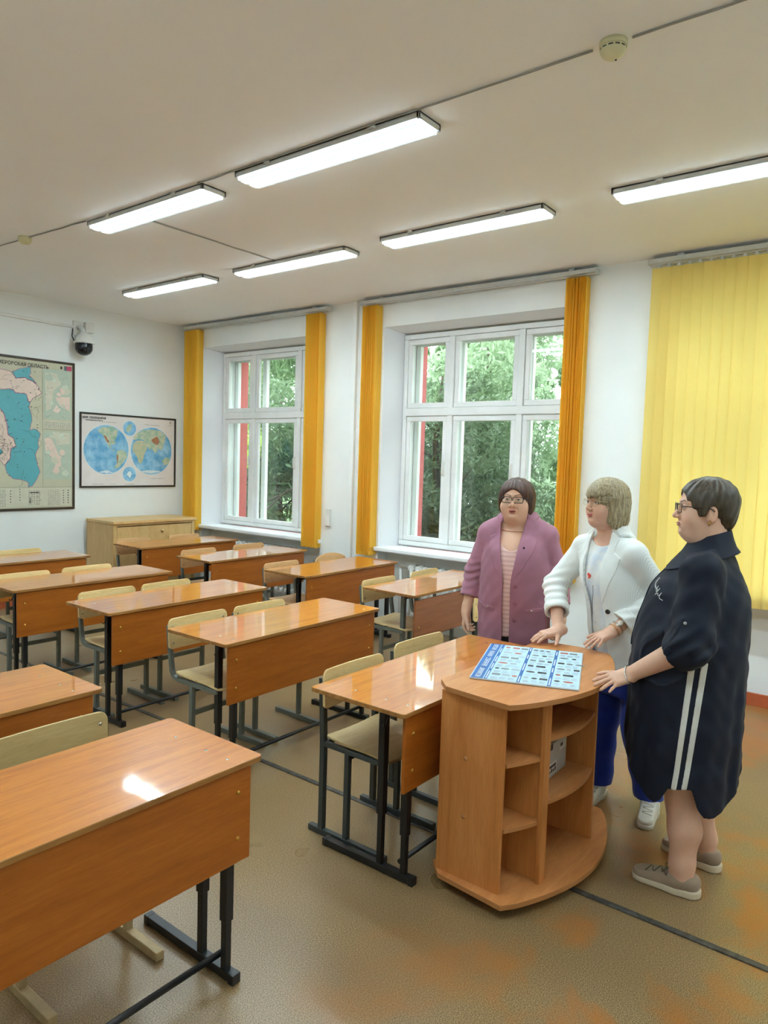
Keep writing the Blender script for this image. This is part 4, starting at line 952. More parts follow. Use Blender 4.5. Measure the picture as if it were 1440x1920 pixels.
# ---- head
def frame_of(c, yaw, pitch=0, roll=0, sc=1.):
    R = (Matrix.Rotation(yaw, 3, 'Z') @ Matrix.Rotation(pitch, 3, 'X') @ Matrix.Rotation(roll, 3, 'Y')); R = np.array(R); c = np.array(c, float)
    def to(P): return tuple(((P[0]-c[0])*R[0, i]+(P[1]-c[1])*R[1, i]+(P[2]-c[2])*R[2, i])/sc for i in range(3))
    def back(q): return c+R@(np.array(q, float)*sc)
    return to, back, R
def head_sdf(p, fat=0., chin2=0., mouth=0., nose=1., neck_to=(0, -.045, -.2), neck_r=.06, jaww=1.):
    x, y, z = p; q = (np.abs(x), y, z)
    d = ell(q, (0, -.012, .028), (.075, .096, .084)); d = smin(d, ell(q, (0, .022, -.035), (.063+fat*.6, .064, .082)), .03)
    d = smin(d, ell(q, (0, .036, -.076), ((.047+fat)*jaww, .046, .034)), .03); d = smin(d, ell(q, (0, .071, -.096), (.02, .016, .015)), .022)
    d = smin(d, ell(q, (.036, .052, -.043), (.026+fat, .028, .034)), .025)
    d = smin(d, cap(q, (.006, .081, .021), (.045, .066, .024), .008, .008), .016)
    d = smax(d, -ell(q, (.032, .095, .001), (.020, .016, .012)), .012)
    d = smin(d, cap(p, (0, .080, .010), (0, .103+.002*nose, -.033), .0065, .0105*nose), .010)
    d = smin(d, ell(q, (.0125*nose, .094, -.038), (.0085, .011, .0075)), .006)
    d = smax(d, -ell(q, (.0065, .100, -.0465), (.0038, .005, .003)), .003)
    eb = np.sqrt((q[0]-.032)**2+(y-.0735)**2+z**2)
    d = smin(d, eb-.0122, .002)
    up = np.maximum(eb-.0140, .0030-z-.08*(q[0]-.032)); d = smin(d, up, .003); lo_ = np.maximum(eb-.0136, z+.0055); d = smin(d, lo_, .003)
    d = smin(d, ell(q, (.0070, .0905, -.0635-mouth*.3), (.0128, .0075, .0040)), .005); d = smin(d, ell(q, (0, .089, -.0710-mouth), (.0145, .0085, .0048)), .005)
    d = smax(d, -ell(q, (0, .100, -.0672-mouth*.6), (.017, .013, .0011+mouth*.55)), .0025)
    d = smax(d, -cap(q, (.021, .092, -.044), (.031, .078, -.068), .0012, .0012), .007)
    d = smax(d, -ell(q, (0, .092, -.085), (.018, .006, .004)), .012)
    e = ell(q, (.080, -.016, -.018), (.0085, .018, .030)); e = smax(e, -ell(q, (.089, -.012, -.012), (.008, .010, .018)), .005); e = smin(e, ell(q, (.078, -.010, -.043), (.006, .008, .008)), .006); d = smin(d, e, .008)
    if chin2: d = smin(d, ell(q, (0, .020, -.106-chin2*.2), (.052+fat*.5, .050, .022+chin2)), .03)
    d = smin(d, cap(p, (0, -.024, -.055), neck_to, neck_r-.002, neck_r), .03)
    return d
def head_tint(p, base, lip, brow, iris=(.12, .075, .045), mouth=0., browdark=1.):
    x, y, z = p; q = (np.abs(x), y, z); n = len(x); b = np.array(s2l(base)[:3]); col = np.tile(b, (n, 1))
    def over(w, c): nonlocal col; w = np.clip(w, 0, 1)[:, None]; col = col*(1-w)+np.array(c)[None]*w
    over(.38*np.exp(-((q[0]-.042)**2+(y-.06)**2+(z+.04)**2)/.0006), b*np.array([.95, .72, .7])); over(.3*np.exp(-((q[0])**2+(y-.105)**2+(z+.036)**2)/.0003), b*np.array([.95, .75, .72]))
    dl = np.minimum(ell(q, (.0070, .0905, -.0635-mouth*.3), (.0128, .0075, .0040)), ell(q, (0, .089, -.0710-mouth), (.0145, .0085, .0048)))
    over((.0022-dl)/.0016*(y > .078), s2l(lip)[:3]); over(((.0006+mouth*.55)-np.abs(z+.0672+mouth*.6))/.0012*(q[0] < .015)*(y > .07)*(y < .096), (.16, .055, .05))
    zz = np.zeros_like(z); db = np.minimum(cap((q[0], zz, z), (.013, 0, .0215), (.034, 0, .0285), .0026, .0022), cap((q[0], zz, z), (.034, 0, .0285), (.050, 0, .0235), .0022, .0010)); over((.0012-db)/.0018*.75*browdark*(y > .045), s2l(brow)[:3])
    eb = np.sqrt((q[0]-.032)**2+(y-.0735)**2+z**2); rr = np.sqrt((q[0]-.032)**2+z**2); vis = (eb < .01315)*(y > .078)*(z < .0036)*(z > -.0056)*(q[0] > .018)*(q[0] < .046)
    over(vis*1., (.50, .46, .43)); over(vis*(rr < .0056)*1., iris); over(vis*(rr < .0026)*1., (.01, .01, .01))
    over(.75*(np.abs(z-.0042) < .0016)*(eb < .0148)*(y > .074), (.07, .045, .035))
    return col
# ---- hand: ex thumb side, ey fingers, ez back of hand
def hand_sdf(P, w, ex, ey, ez, curl=(.1, .12, .14, .18), splay=(.10, .02, -.05, -.14), thumb=(.8, .6, -.12), tc=.2, sc=1.):
    ex, ey, ez = [np.array(v, float)/np.linalg.norm(v) for v in (ex, ey, ez)]; ex = ex-ey*(ex@ey); ex /= np.linalg.norm(ex); ez = ez-ey*(ez@ey)-ex*(ez@ex); ez /= np.linalg.norm(ez)
    L = [P[i]-w[i] for i in range(3)]; q = tuple((L[0]*v[0]+L[1]*v[1]+L[2]*v[2])/sc for v in (ex, ey, ez))
    d = rbox(q, (0, .050, 0), (.027, .034, .003), .0105); d = smin(d, cap(q, (0, -.03, 0), (0, .03, 0), .0245, .022), .02); d = smin(d, ell(q, (.022, .036, -.006), (.016, .028, .012)), .012)
    lens = ((.027, .024, .020), (.031, .027, .021), (.029, .025, .020), (.023, .019, .017)); xs = (.0275, .0095, -.0085, -.0255); ys = (.083, .087, .083, .075); fg = None
    for i in range(4):
        a = np.array((xs[i], ys[i], .001)); ang = 0.; pts = [a-np.array((0, .012, 0)), a]
        for j in range(3):
            ang += curl[i]*(.8, 1.1, .7)[j]; s_, c_ = math.sin(splay[i]), math.cos(splay[i]); a = a+lens[i][j]*np.array((s_*math.cos(ang), c_*math.cos(ang), -math.sin(ang))); pts.append(a)
        r0 = (.0088, .0088, .0084, .0074)[i]; e = chain(q, pts, [r0, r0, r0*.93, r0*.88, r0*.72], .003); fg = e if fg is None else np.minimum(fg, e)
    d = smin(d, fg, .006)
    t = np.array(thumb, float); t /= np.linalg.norm(t); a = np.array((.024, .022, -.004)); b = a+.038*t; t2 = t*math.cos(tc)+np.array((0, 1, -.2))*math.sin(tc); t2 /= np.linalg.norm(t2); c = b+.031*t2; e = c+.024*(t2*.95+np.array((0, .2, -.1)))
    d = smin(d, chain(q, [a, b, c, e], [.0125, .0105, .0095, .0075], .004), .008)
    return d*sc
def arm_tint(base):
    b = np.array(s2l(base)[:3])
    def f(P): return np.tile(b, (len(P[0]), 1))
    return f
def ring_curve(fn, c, ax1, ax2, n=32, off=.002, far=.16):
    pts = []
    for i in range(n+1):
        a = 2*PI*i/n; d = np.array(ax1)*math.cos(a)+np.array(ax2)*math.sin(a); p = exit_(fn, c, d, far); pts.append(tuple(p+off*d/np.linalg.norm(d)))
    return pts
def rrect(w, h, r, n=5):
    out = []
    for cx, cz, a0 in ((w-r, h-r, 0), (-w+r, h-r, PI/2), (-w+r, -h+r, PI), (w-r, -h+r, 1.5*PI)):
        out += [(cx+r*math.cos(a0+PI/2*i/n), cz+r*math.sin(a0+PI/2*i/n)) for i in range(n+1)]
    return out
def glasses(back, parent, mat, w=.025, h=.016, r=.008, th=.0014, y=.098, rim=True, z0=-.002, arm=None, wide=0.):
    arm = arm or mat
    g = MB(); ln = MB()
    for s in (-1, 1):
        rr = rrect(w, h, r); pts = [back((s*.0315+a, y-.10*abs(s*.0315+a)-.004, z0+b)) for a, b in rr]
        if rim: g.tube(pts+[pts[0], pts[1]], th, 6)
        else: g.tube(pts[:13], th*.6, 6)
        ln.add(pts, [tuple(range(len(pts)))])
        e = s*(.0315+w); g.tube([back((e, y-.10*abs(e)-.004, z0+h*.55)), back((s*(.078+wide), .062, z0+h*.45)), back((s*(.083+wide), -.005, z0+h*.25)), back((s*.082, -.03, z0-.012))], th*1.25, 6, m=1)
    g.tube([back((-.0315+w, y-.005, z0+.005)), back((0, y-.001, z0+.008)), back((.0315-w, y-.005, z0+.005))], th, 6)
    o = g.obj('glasses', [mat, arm], parent); ln.obj('lenses', m_glass, o); return o
def sneaker(parent, c, yaw, mats, length=.27, lace=True, lace_m=None, accent=None):
    up, sole, lacem = mats; to, back, R = frame_of(c, yaw); k = length/.27
    def f(P):
        p = tuple(a/k for a in to(P)); d = smin(cap(p, (0, -.088, .052), (0, -.05, .048), .041, .040), cap(p, (.0, -.03, .045), (.004, .09, .026), .041, .038), .03)
        d = smin(d, cap(p, (0, -.055, .06), (0, -.06, .085), .038, .036), .02); d = np.maximum(d, p[2]-(.078-.25*np.clip(p[1]+.03, 0, .2)+.1*np.clip(-p[1]-.08, 0, .05)-.0))
        d = smax(d, .018-p[2], .006)
        return smax(d, -cap(p, (0, -.06, .07), (0, -.055, .14), .031, .036), .004)*k
    ext = [back((sx*.07*k, sy*.16*k, 0)) for sx in (-1, 1) for sy in (-1, 1)]; lo = np.min(ext, 0); hi = np.max(ext, 0); hi[2] = c[2]+.12*k; lo[2] = c[2]-.01
    o = sdf_obj('shoe', [(f, lo, hi, .004)], up, parent)
    def fs(P):
        p = tuple(a/k for a in to(P)); z0 = np.zeros_like(p[2]); d2 = smin(cap((p[0], p[1], z0), (0, -.088, 0), (0, -.05, 0), .044, .042), cap((p[0], p[1], z0), (0, -.03, 0), (.004, .092, 0), .041, .040), .03)
        return smax(d2, np.maximum(p[2]-.026+.004*np.clip(p[1]*8, -1, 1), -p[2]+.001), .004)*k
    sdf_obj('sole', [(fs, lo, hi, .004)], sole, o)
    lm = MB()
    for i in range(5):
        yy = .0+.017*i; a = [back((s_*k*.026, yy*k, .0)) for s_ in (-1, 1)]
        pts = []
        for u in np.linspace(-.024, .024, 7):
            st = back((u*k, (yy+.006*math.copysign(1, u)*(i % 2*2-1)*abs(u)/.024)*k, .14*k)); h_ = hit(f, st, (0, 0, -1), .13*k)
            if h_ is not None: pts.append(tuple(h_+np.array((0, 0, .0015))))
        if len(pts) > 2: lm.tube(pts, .0022, 6)
    for s in (-1, 1):
        st = hit(f, back((0, .0, .14*k)), (0, 0, -1), .13*k)
        if st is not None and accent: lm.tube([tuple(st), tuple(st+R@np.array((s*.03, .01, .012))), tuple(st+R@np.array((s*.05, -.01, .002))), tuple(st+R@np.array((s*.02, -.008, .004)))], .002, 6)
    if lm.v: lm.obj('laces', lacem, o)
    return o
def wrinkle(P, a=.0022):
    X, Y, Z = P; return a*(np.sin(X*26+Y*19+Z*21+1.6*np.sin(Z*13+X*7))+.7*np.sin(X*-37+Y*29+Z*33+2.*np.sin(Y*17-Z*9))+.4*np.sin(X*71+Z*63+2.*np.sin(Y*31)))
class Fig:
    def __init__(s, root, rz): s.root = np.array((root[0], root[1], 0.)); s.rz = rz; s.c, s.s = math.cos(rz), math.sin(rz)
    def L(s, w):
        d = np.array(w, float)-s.root; return np.array((d[0]*s.c+d[1]*s.s, -d[0]*s.s+d[1]*s.c, d[2]))
    def D(s, v): return np.array((v[0]*s.c+v[1]*s.s, -v[0]*s.s+v[1]*s.c, v[2]))
def bbox(pts, pad): p = np.array(pts); return p.min(0)-pad, p.max(0)+pad
m_shoe_w = cloth('white_shoe_leather', (214, 210, 196), .5, 200); m_sole_w = plain('off_white_sole', (206, 200, 184), .6); m_lace_w = plain('off_white_laces', (200, 194, 178), .8)
m_shoe_t = cloth('taupe_suede', (158, 138, 118), .85, 300); m_sole_t = plain('cream_sole', (206, 190, 164), .6); m_lace_t = plain('olive_laces', (98, 86, 62), .8)
m_shoe_b = cloth('black_shoe_leather', (26, 26, 28), .4, 200)
m_gold = plain('gold', (214, 170, 96), .25, 1); m_silver = plain('silver', (210, 208, 202), .22, 1); m_btn_b = plain('black_button', (16, 16, 18), .3)
def bodypart(fn, k): return lambda P: fn(P)+k
def shell(fn, a, b):
    def f(P):
        d = fn(P); return np.maximum(d-b, a-d)
    return f
def on_surface(fn, x, z, y0=.42): return hit(fn, (x, y0, z), (0, -1, 0), .6, 600)
# =================================================== woman in pink jacket
A = Fig((3.866, 1.993), math.radians(109)); BA = (220, 176, 148)
hA, backA, RA = frame_of((.010, .03, 1.546), math.radians(-5), 0, 0, 1.03)
torA = Loft([(.55,0,0,.19,.12,.14),(.82,0,0,.197,.135,.145),(1.0,0,0,.193,.155,.125),(1.15,0,0,.190,.165,.115),(1.25,0,0,.182,.14,.11),(1.32,0,-.005,.155,.10,.10),(1.375,0,-.015,.11,.062,.078),(1.42,0,-.02,.075,.052,.062),(1.46,.0,-.022,.06,.05,.056)])
armA = {s: [np.array(p) for p in ((s*.172, -.012, 1.318), (s*.252, -.03, 1.09), (s*.283, .045, .850))] for s in (1, -1)}
def bodyA(P):
    d = torA(P)
    for s in (1, -1):
        d = smin(d, cap(P, (s*.05, -.018, 1.405), (s*.165, -.015, 1.328), .042, .050), .05); a = armA[s]; d = smin(d, cap(P, a[0], a[1], .058, .045), .04)
        d = smin(d, chain(P, [(s*.09, 0, .72), (s*.10, .01, .42), (s*.10, -.01, .07)], [.10, .062, .042], .02), .04)
    return d
def headA(P): return head_sdf(hA(P), fat=.016, chin2=.020, mouth=.003, nose=1.1, neck_to=(0, -.05, -.19), neck_r=.066, jaww=1.12)
def topA(P): return smin(headA(P), bodyA(P), .035)
def foreA(s):
    a = armA[s]; ey = np.array((s*.02, .12, -1.)); ez = np.array((s*1., .15, 0)); ex = np.array((0, 1., .1))
    def f(P):
        d = cap(P, a[1], a[2], .044, .027); return smin(d, hand_sdf(P, a[2], ex, ey, ez, (.35, .75, .85, .9), (.05, 0, -.02, -.05), (.35, .9, -.35), .5), .02)
    lo, hi = bbox([a[1], a[2], a[2]+np.array((0, .03, -.19))], .065); return (f, lo, hi, .003)
def tintA(P):
    c = head_tint(hA(P), BA, (184, 108, 98), (84, 58, 44), mouth=.003); return c
HA = [(headA, (-.10, -.11, 1.425), (.125, .16, 1.69), .0026), (topA, (-.17, -.15, 1.20), (.17, .2, 1.44), .005), (bodypart(bodyA, .006), (-.36, -.22, .03), (.36, .25, 1.46), .012), foreA(1), foreA(-1)]
pA = sdf_obj('person', HA, m_skin, None, tintA, (A.root[0], A.root[1], 0), A.rz)
tag(pA, 'person in mauve pink jacket with dark glasses standing at left of the three', 'person')
m_hairA = hair_mat('dark_brown_hair', (44, 26, 20), (92, 58, 44))
def hairA(P):
    x, y, z = p = hA(P); d = ell(p, (0, -.018, .032), (.098, .110, .092)); d = smin(d, ell((np.abs(x), y, z), (.080, -.014, -.028), (.024, .050, .062)), .03); d = smin(d, ell(p, (0, -.070, -.03), (.074, .052, .072)), .03)
    d = d+.0016*np.sin(np.arctan2(x, y+.02)*34+np.sin(z*40)*.7)*(z < .10)+.0012*np.sin(x*160+y*90)
    cut = ell(p, (.004, .120, -.040), (.078, .085, .108)); cut2 = smin(cut, ell((np.abs(x), y, z), (.086, .07, -.06), (.024, .05, .055)), .02); return smax(d, -cut2, .006)
sdf_obj('hair', [(hairA, (-.13, -.16, 1.42), (.15, .16, 1.70), .003)], m_hairA, pA)
glasses(backA, pA, plain('dark_glasses_frame', (26, 22, 24), .3), .0285, .0165, .009, .0021, y=.103, wide=.008)
# clothes
openA = lambda z: np.interp(z, [.6, 1.06, 1.28, 1.40, 1.5], [.020, .022, .055, .080, .095]).astype(f32)
XA = .024
def coreA(P):
    X, Y, Z = P; d = torA(P)
    for s in (1, -1): d = smin(d, cap(P, (s*.05, -.018, 1.405), (s*.168, -.015, 1.33), .043, .054), .05)
    return d
def sleeveA(P, s, g=0):
    a = armA[s]; cuff = a[1]+(a[2]-a[1])*.66; X, Y, Z = P; w = .0035*np.sin(Z*150+X*40+Y*60)*np.exp(-((Z-1.08)/.09)**2)
    return chain(P, [a[0], a[1], a[1]+(a[2]-a[1])*1.0], [.062+g, .055+g, .055+g], .03)-.004-w
def jackA(P): 
    d = coreA(P)-.02-wrinkle(P); X, Y, Z = P
    return smin(smin(d, sleeveA(P, 1), .018), sleeveA(P, -1), .018)
def cuffcut(P, a, t):
    n = a[2]-a[1]; n = n/np.linalg.norm(n); c = a[1]+(a[2]-a[1])*t; return (P[0]-c[0])*n[0]+(P[1]-c[1])*n[1]+(P[2]-c[2])*n[2]
def jacketA(P):
    X, Y, Z = P; c0 = coreA(P)-.02-wrinkle(P); o = jackA(P); tk = np.interp(Z, [1.15, 1.3], [.011, .019]).astype(f32); d = np.maximum(o, -(o+tk))
    for s in (1, -1): d = np.maximum(d, np.minimum(cuffcut(P, armA[s], .64), c0-sleeveA(P, s)))
    d = np.minimum(d, np.maximum(c0, -(c0+tk))); d = np.maximum(d, -np.maximum(np.abs(X-XA)-openA(Z), -Y-.0))
    hem = .675+.012*np.clip(np.abs(X)/.2, 0, 1); d = np.maximum(d, np.where(np.abs(X) < .235, hem-Z, -1)); d = np.maximum(d, Z-1.445-.25*np.clip(-Y, 0, .1))
    return d
m_jA = cloth('mauve_pink_cloth', (166, 116, 134), .75)
jA = sdf_obj('jacket', [(jacketA, (-.37, -.2, .66), (.37, .24, 1.46), .005)], m_jA, pA)
def mk_lapel(outer, pts, extra, y0=0.0, th=.005):
    def f(P):
        X, Y, Z = P; d = outer(P); return np.maximum(np.maximum(np.maximum(d-extra-th, extra-.008-d), poly2(X, Z, pts)), y0-Y)
    return f
LPA = {1: [(XA+.022, 1.07), (XA+.055, 1.28), (XA+.068, 1.39), (.075, 1.455), (.125, 1.41), (.118, 1.335), (.152, 1.318), (.145, 1.25), (.105, 1.15)],
       -1: [(XA-.022, 1.07), (XA-.055, 1.28), (-.050, 1.39), (-.066, 1.455), (-.105, 1.41), (-.095, 1.335), (-.130, 1.315), (-.118, 1.25), (-.06, 1.14)]}
for s in (1, -1):
    ps = LPA[s]; lo = (min(p[0] for p in ps)-.01, 0, 1.05); hi = (max(p[0] for p in ps)+.01, .24, 1.47); sdf_obj('lapel', [(mk_lapel(jackA, ps, -.001, 0, .007), lo, hi, .0035)], m_jA, jA)
def collar_fn(rows, th, cutx, tilt=0., yc=-.03):
    L_ = Loft(rows)
    def f(P):
        P = (P[0], P[1], P[2]+tilt*(P[1]-yc))
        d = L_(P, 0, False); return np.maximum(np.maximum(np.maximum(d, -d-th), np.maximum(P[2]-L_.hi, L_.lo-P[2])), cutx(P))
    return f
def neck_collar(outer, cx, cy, r, ymax, ztop, ring):
    rf = collar_fn(ring, .011, lambda P: P[1]-ymax)
    def f(P):
        X, Y, Z = P; d = outer(P); rr = np.sqrt((X-cx)**2+(Y-cy)**2); a = np.maximum(np.maximum(np.maximum(d-.006, -.010-d), np.maximum(rr-r, .050-rr)), np.maximum(Y-ymax, Z-ztop)); return smin(a, rf(P), .012)
    return f
sdf_obj('collar', [(neck_collar(jackA, 0, -.025, .128, .05, 1.47, [(1.40,0,-.025,.105,.085,.095),(1.43,0,-.027,.086,.076,.083),(1.472,0,-.03,.076,.07,.076)]), (-.16, -.19, 1.33), (.16, .07, 1.49), .004)], m_jA, jA)
m_btA = plain('mauve_button', (146, 92, 112), .35)
for z in (1.045, .945, .845):
    p_ = on_surface(jackA, XA-.052, z); disc(MB(), p_, grad(jackA, p_), .0125, .004).obj('button', m_btA, jA)
for s, x0 in ((1, .155), (-1, -.14)):
    ps = [(x0-s*.055, .885), (x0+s*.055, .900), (x0+s*.055, .925), (x0-s*.055, .910)]
    sdf_obj('pocket_welt', [(mk_lapel(jackA, ps, -.001, 0, .004), (min(p[0] for p in ps)-.01, 0, .87), (max(p[0] for p in ps)+.01, .24, .94), .0035)], m_jA, jA)
    pb = on_surface(jackA, x0-s*.02, .905); b2 = MB(); disc(b2, pb, grad(jackA, pb), .006, .006); b2.obj('pocket_buckle', m_silver, jA)
pp = on_surface(jackA, -.062, 1.268); b2 = MB(); disc(b2, pp+np.array((0, .004, 0)), grad(jackA, pp), .007, .004); disc(b2, pp+np.array((.012, .004, -.006)), grad(jackA, pp), .004, .004); b2.obj('brooch', plain('dark_brooch', (60, 16, 24), .25, .3), jA)
m_blA = striped('pink_striped_knit', (214, 172, 166), (228, 196, 188), 2, 38, .25, .5)
def blouseA(P):
    X, Y, Z = P; d = coreA(P)-.005-.002*np.sin(X*60+Z*25); nk = 1.245+1.6*(X-XA+.01)**2*6; return np.maximum(np.maximum(np.maximum(d, Z-np.minimum(nk, 1.37)), .735-Z), -Y-.06)
sdf_obj('blouse', [(blouseA, (-.2, -.08, .72), (.2, .22, 1.38), .006)], m_blA, pA)
m_trA = cloth('black_trouser_cloth', (22, 22, 24), .8)
def trouA(P):
    d = None
    for s in (1, -1):
        e = chain(P, [(s*.09, 0, .74), (s*.10, .01, .42), (s*.105, -.01, .05)], [.098, .085, .078], .02); d = e if d is None else smin(d, e, .03)
    d = smin(d, torA(P)-.004, .03); return np.maximum(np.maximum(d, P[2]-.80), .05-P[2])
sdf_obj('trousers', [(trouA, (-.24, -.2, .03), (.24, .2, .82), .009)], m_trA, pA)
for s in (1, -1): sneaker(pA, (s*.105, .04, 0), -s*.12, (m_shoe_b, m_shoe_b, m_shoe_b), .25)
nk = ring_curve(topA, (.01, -.015, 1.372), (1, 0, .0), (0, 1, -.22), 40, .0015)
MB().tube(nk, .0022, 6).obj('necklace', plain('rose_gold', (170, 108, 84), .3, .8), pA)
er = MB()
for s in (1, -1): er.tube([backA((s*.081, -.006, -.046)), backA((s*.083, -.003, -.058))], .003, 6)
er.obj('earrings', m_gold, pA)
# =================================================== woman in white jacket
B = Fig((3.655, 1.225), math.radians(70)); BB = (218, 172, 146)
hb_c = B.L((3.600, 1.364, 1.570)); hB, backB, RB = frame_of(hb_c, math.radians(-12), math.radians(1), 0)
torB = Loft([(.60,0,0,.185,.12,.15),(.78,0,0,.19,.125,.15),(.92,.02,.015,.178,.13,.13),(1.05,.048,.03,.158,.130,.12),(1.17,.070,.045,.158,.145,.115),(1.27,.088,.055,.150,.115,.11),(1.335,.095,.06,.142,.075,.09),(1.395,.10,.055,.085,.052,.066),(1.44,.105,.05,.058,.05,.055)])
armB = {-1: [B.L((3.556, 1.178, 1.305)), B.L((3.648, 1.074, 1.118)), B.L((3.455, 1.238, .945))], 1: [B.L((3.682, 1.498, 1.305)), B.L((3.61, 1.620, 1.105)), B.L((3.415, 1.505, .905))]}
shB = {s: armB[s][0] for s in (1, -1)}; nkB = np.array((.10, .045, 1.375))
def coreB(P):
    d = torB(P)
    for s in (1, -1): d = smin(d, cap(P, nkB+np.array((s*.04, 0, .0)), shB[s]+np.array((-s*.008, 0, .012)), .034, .050), .05)
    return d
def bodyB(P):
    d = coreB(P)
    for s in (1, -1): a = armB[s]; d = smin(d, cap(P, a[0], a[1], .053, .042), .04)
    return d
def headB(P): return head_sdf(hB(P), fat=.004, chin2=.008, nose=1.0, neck_to=(-.005, -.05, -.19), neck_r=.056)
def topB(P): return smin(headB(P), bodyB(P), .035)
def handB(s):
    a = armB[s]
    if s == -1: tip = B.L((3.27, 1.335, .862)); heel = a[2]; ey = tip-heel; ez = B.D((-.35, .1, 1)); ex = np.cross(ey, ez)*1.
    else: heel = a[2]; ey = B.D((-.80, .46, -.14)); ez = B.D((-.1, 0, 1)); ex = np.cross(ey, ez)*-1.
    def f(P):
        d = cap(P, a[1], a[2], .043, .027)
        return smin(d, hand_sdf(P, a[2], ex, ey, ez, (.10, .10, .12, .16) if s == -1 else (.16, .14, .16, .2), (.16, .05, -.06, -.17), (.85, .55, -.2), .25), .02)
    e = ey/np.linalg.norm(ey); lo, hi = bbox([a[1], a[2], a[2]+e*.19], .085); return (f, lo, hi, .0028)
# thumb sides: her left hand has its thumb toward her right
HBp = [(headB, hb_c+np.array((-.125, -.125, -.125)), hb_c+np.array((.125, .14, .135)), .0026), (topB, (-.08, -.10, 1.22), (.30, .2, hb_c[2]-.11), .005), (bodypart(bodyB, .006), (-.25, -.26, .6), (.42, .25, 1.43), .012), handB(1), handB(-1)]
def legsB(P):
    d = None
    for s, an in ((-1, B.L((3.69, 1.075, .06))), (1, B.L((3.69, 1.345, .06)))):
        kn = np.array((s*.10, .03, .44)); kn[0] = .5*kn[0]+.5*an[0]; e = chain(P, [(s*.085, 0, .74), kn, an], [.10, .062, .040], .02); d = e if d is None else smin(d, e, .03)
    return d
HBp.append((legsB, (-.3, -.22, .03), (.3, .22, .72), .012))
pB = sdf_obj('person', HBp, m_skin, None, lambda P: head_tint(hB(P), BB, (178, 96, 92), (120, 92, 70), (.16, .15, .12)), (B.root[0], B.root[1], 0), B.rz)
tag(pB, 'person in white striped jacket and blue trousers with both hands on the lectern', 'person')
m_hairB = hair_mat('ash_blonde_hair', (98, 84, 60), (186, 170, 134), (150, 150, 8))
def hairB(P):
    x, y, z = p = hB(P); ax_ = np.abs(x); d = ell(p, (0, -.02, .030), (.094, .116, .100)); d = smin(d, ell((ax_, y, z), (.072, -.022, -.050), (.030, .060, .088)), .03); d = smin(d, ell(p, (0, -.078, -.055), (.082, .052, .092)), .03)
    ang = np.arctan2(x, y+.02); d = d+.0014*np.sin(ang*30+np.sin(z*40)*.9)+.0012*np.sin(ang*61+z*40)+.003*np.sin(z*60+ang*3)*(z < .03)
    cut = smin(ell(p, (0, .125, -.070), (.070, .083, .108)), ell((ax_, y, z), (.085, .062, -.075), (.03, .042, .07)), .02); d = smax(d, -cut, .006)
    fr = shell_head(p, .006, .020); bang = np.maximum(np.maximum(fr, .020+.006*np.sin(x*210+np.sin(x*90))+.25*np.abs(x)-z), .02-y); d = np.minimum(d, bang)
    return np.maximum(d, -.138+.006*np.sin(ang*25)+.06*np.clip(y+.02,0,.1)*4-z)
def shell_head(p, a, b):
    d = ell(p, (0, -.012, .028), (.075, .096, .084)); return np.maximum(d-b, a-d)
sdf_obj('hair', [(hairB, hb_c+np.array((-.16, -.17, -.16)), hb_c+np.array((.16, .16, .15)), .003)], m_hairB, pB)
glasses(backB, pB, plain('thin_gold_frame', (196, 170, 130), .3, .8), .025, .0155, .009, .0010, y=.100, rim=True)
openB = lambda z: np.interp(z, [.6, .85, 1.06, 1.25, 1.36, 1.5], [.070, .060, .050, .062, .070, .075]).astype(f32)
XB = lambda z: np.interp(z, [.6, .85, 1.06, 1.25, 1.4], [.05, .06, .075, .10, .105]).astype(f32)
CUFB = ((1, .60), (-1, .80))
def sleeveB(P, s):
    a = armB[s]; X, Y, Z = P; w = .004*np.sin(Z*120+X*60-Y*40)*np.exp(-((Z-1.10)/.10)**2)
    return chain(P, [a[0], a[1], a[2]], [.062, .056, .054], .03)-.004-w
def jcB(P): return coreB(P)-.020-wrinkle(P, .0016)-.12*np.clip(.95-P[2], 0, .3)*.35
def jackB(P): return smin(smin(jcB(P), sleeveB(P, 1), .012), sleeveB(P, -1), .007)
def jacketB(P):
    X, Y, Z = P; o = jackB(P); c0 = jcB(P); tk = np.interp(Z, [1.15, 1.3], [.011, .019]).astype(f32); d = np.maximum(o, -(o+tk))
    for s, t in CUFB: d = np.maximum(d, np.minimum(cuffcut(P, armB[s], t), c0-sleeveB(P, s)))
    d = np.minimum(d, np.maximum(c0, -(c0+tk))); d = np.maximum(d, -np.maximum(np.abs(X-XB(Z))-openB(Z), -Y+.02)); d = np.maximum(d, np.where(Z < .85, .715-Z, -1)); d = np.maximum(d, Z-1.40-.3*np.clip(.05-Y, 0, .12))
    return d
m_jB = striped('white_pinstripe_cloth', (238, 242, 238), (216, 223, 221), 0, 210, .3, .7)
jB = sdf_obj('jacket', [(jacketB, (-.34, -.27, .70), (.47, .40, 1.46), .005)], m_jB, pB)
LPB = {1: [(.075+.05, 1.06), (.10+.062, 1.25), (.105+.066, 1.37), (.165, 1.42), (.205, 1.385), (.205, 1.32), (.238, 1.30), (.222, 1.22), (.165, 1.12)],
       -1: [(.075-.05, 1.06), (.10-.062, 1.25), (.04, 1.37), (.045, 1.425), (-.005, 1.39), (-.003, 1.325), (-.045, 1.30), (-.030, 1.22), (.0, 1.12)]}
for s in (1, -1):
    ps = LPB[s]; sdf_obj('lapel', [(mk_lapel(jackB, ps, -.001, .02, .006), (min(p[0] for p in ps)-.01, 0, 1.04), (max(p[0] for p in ps)+.01, .26, 1.44), .0035)], m_jB, jB)
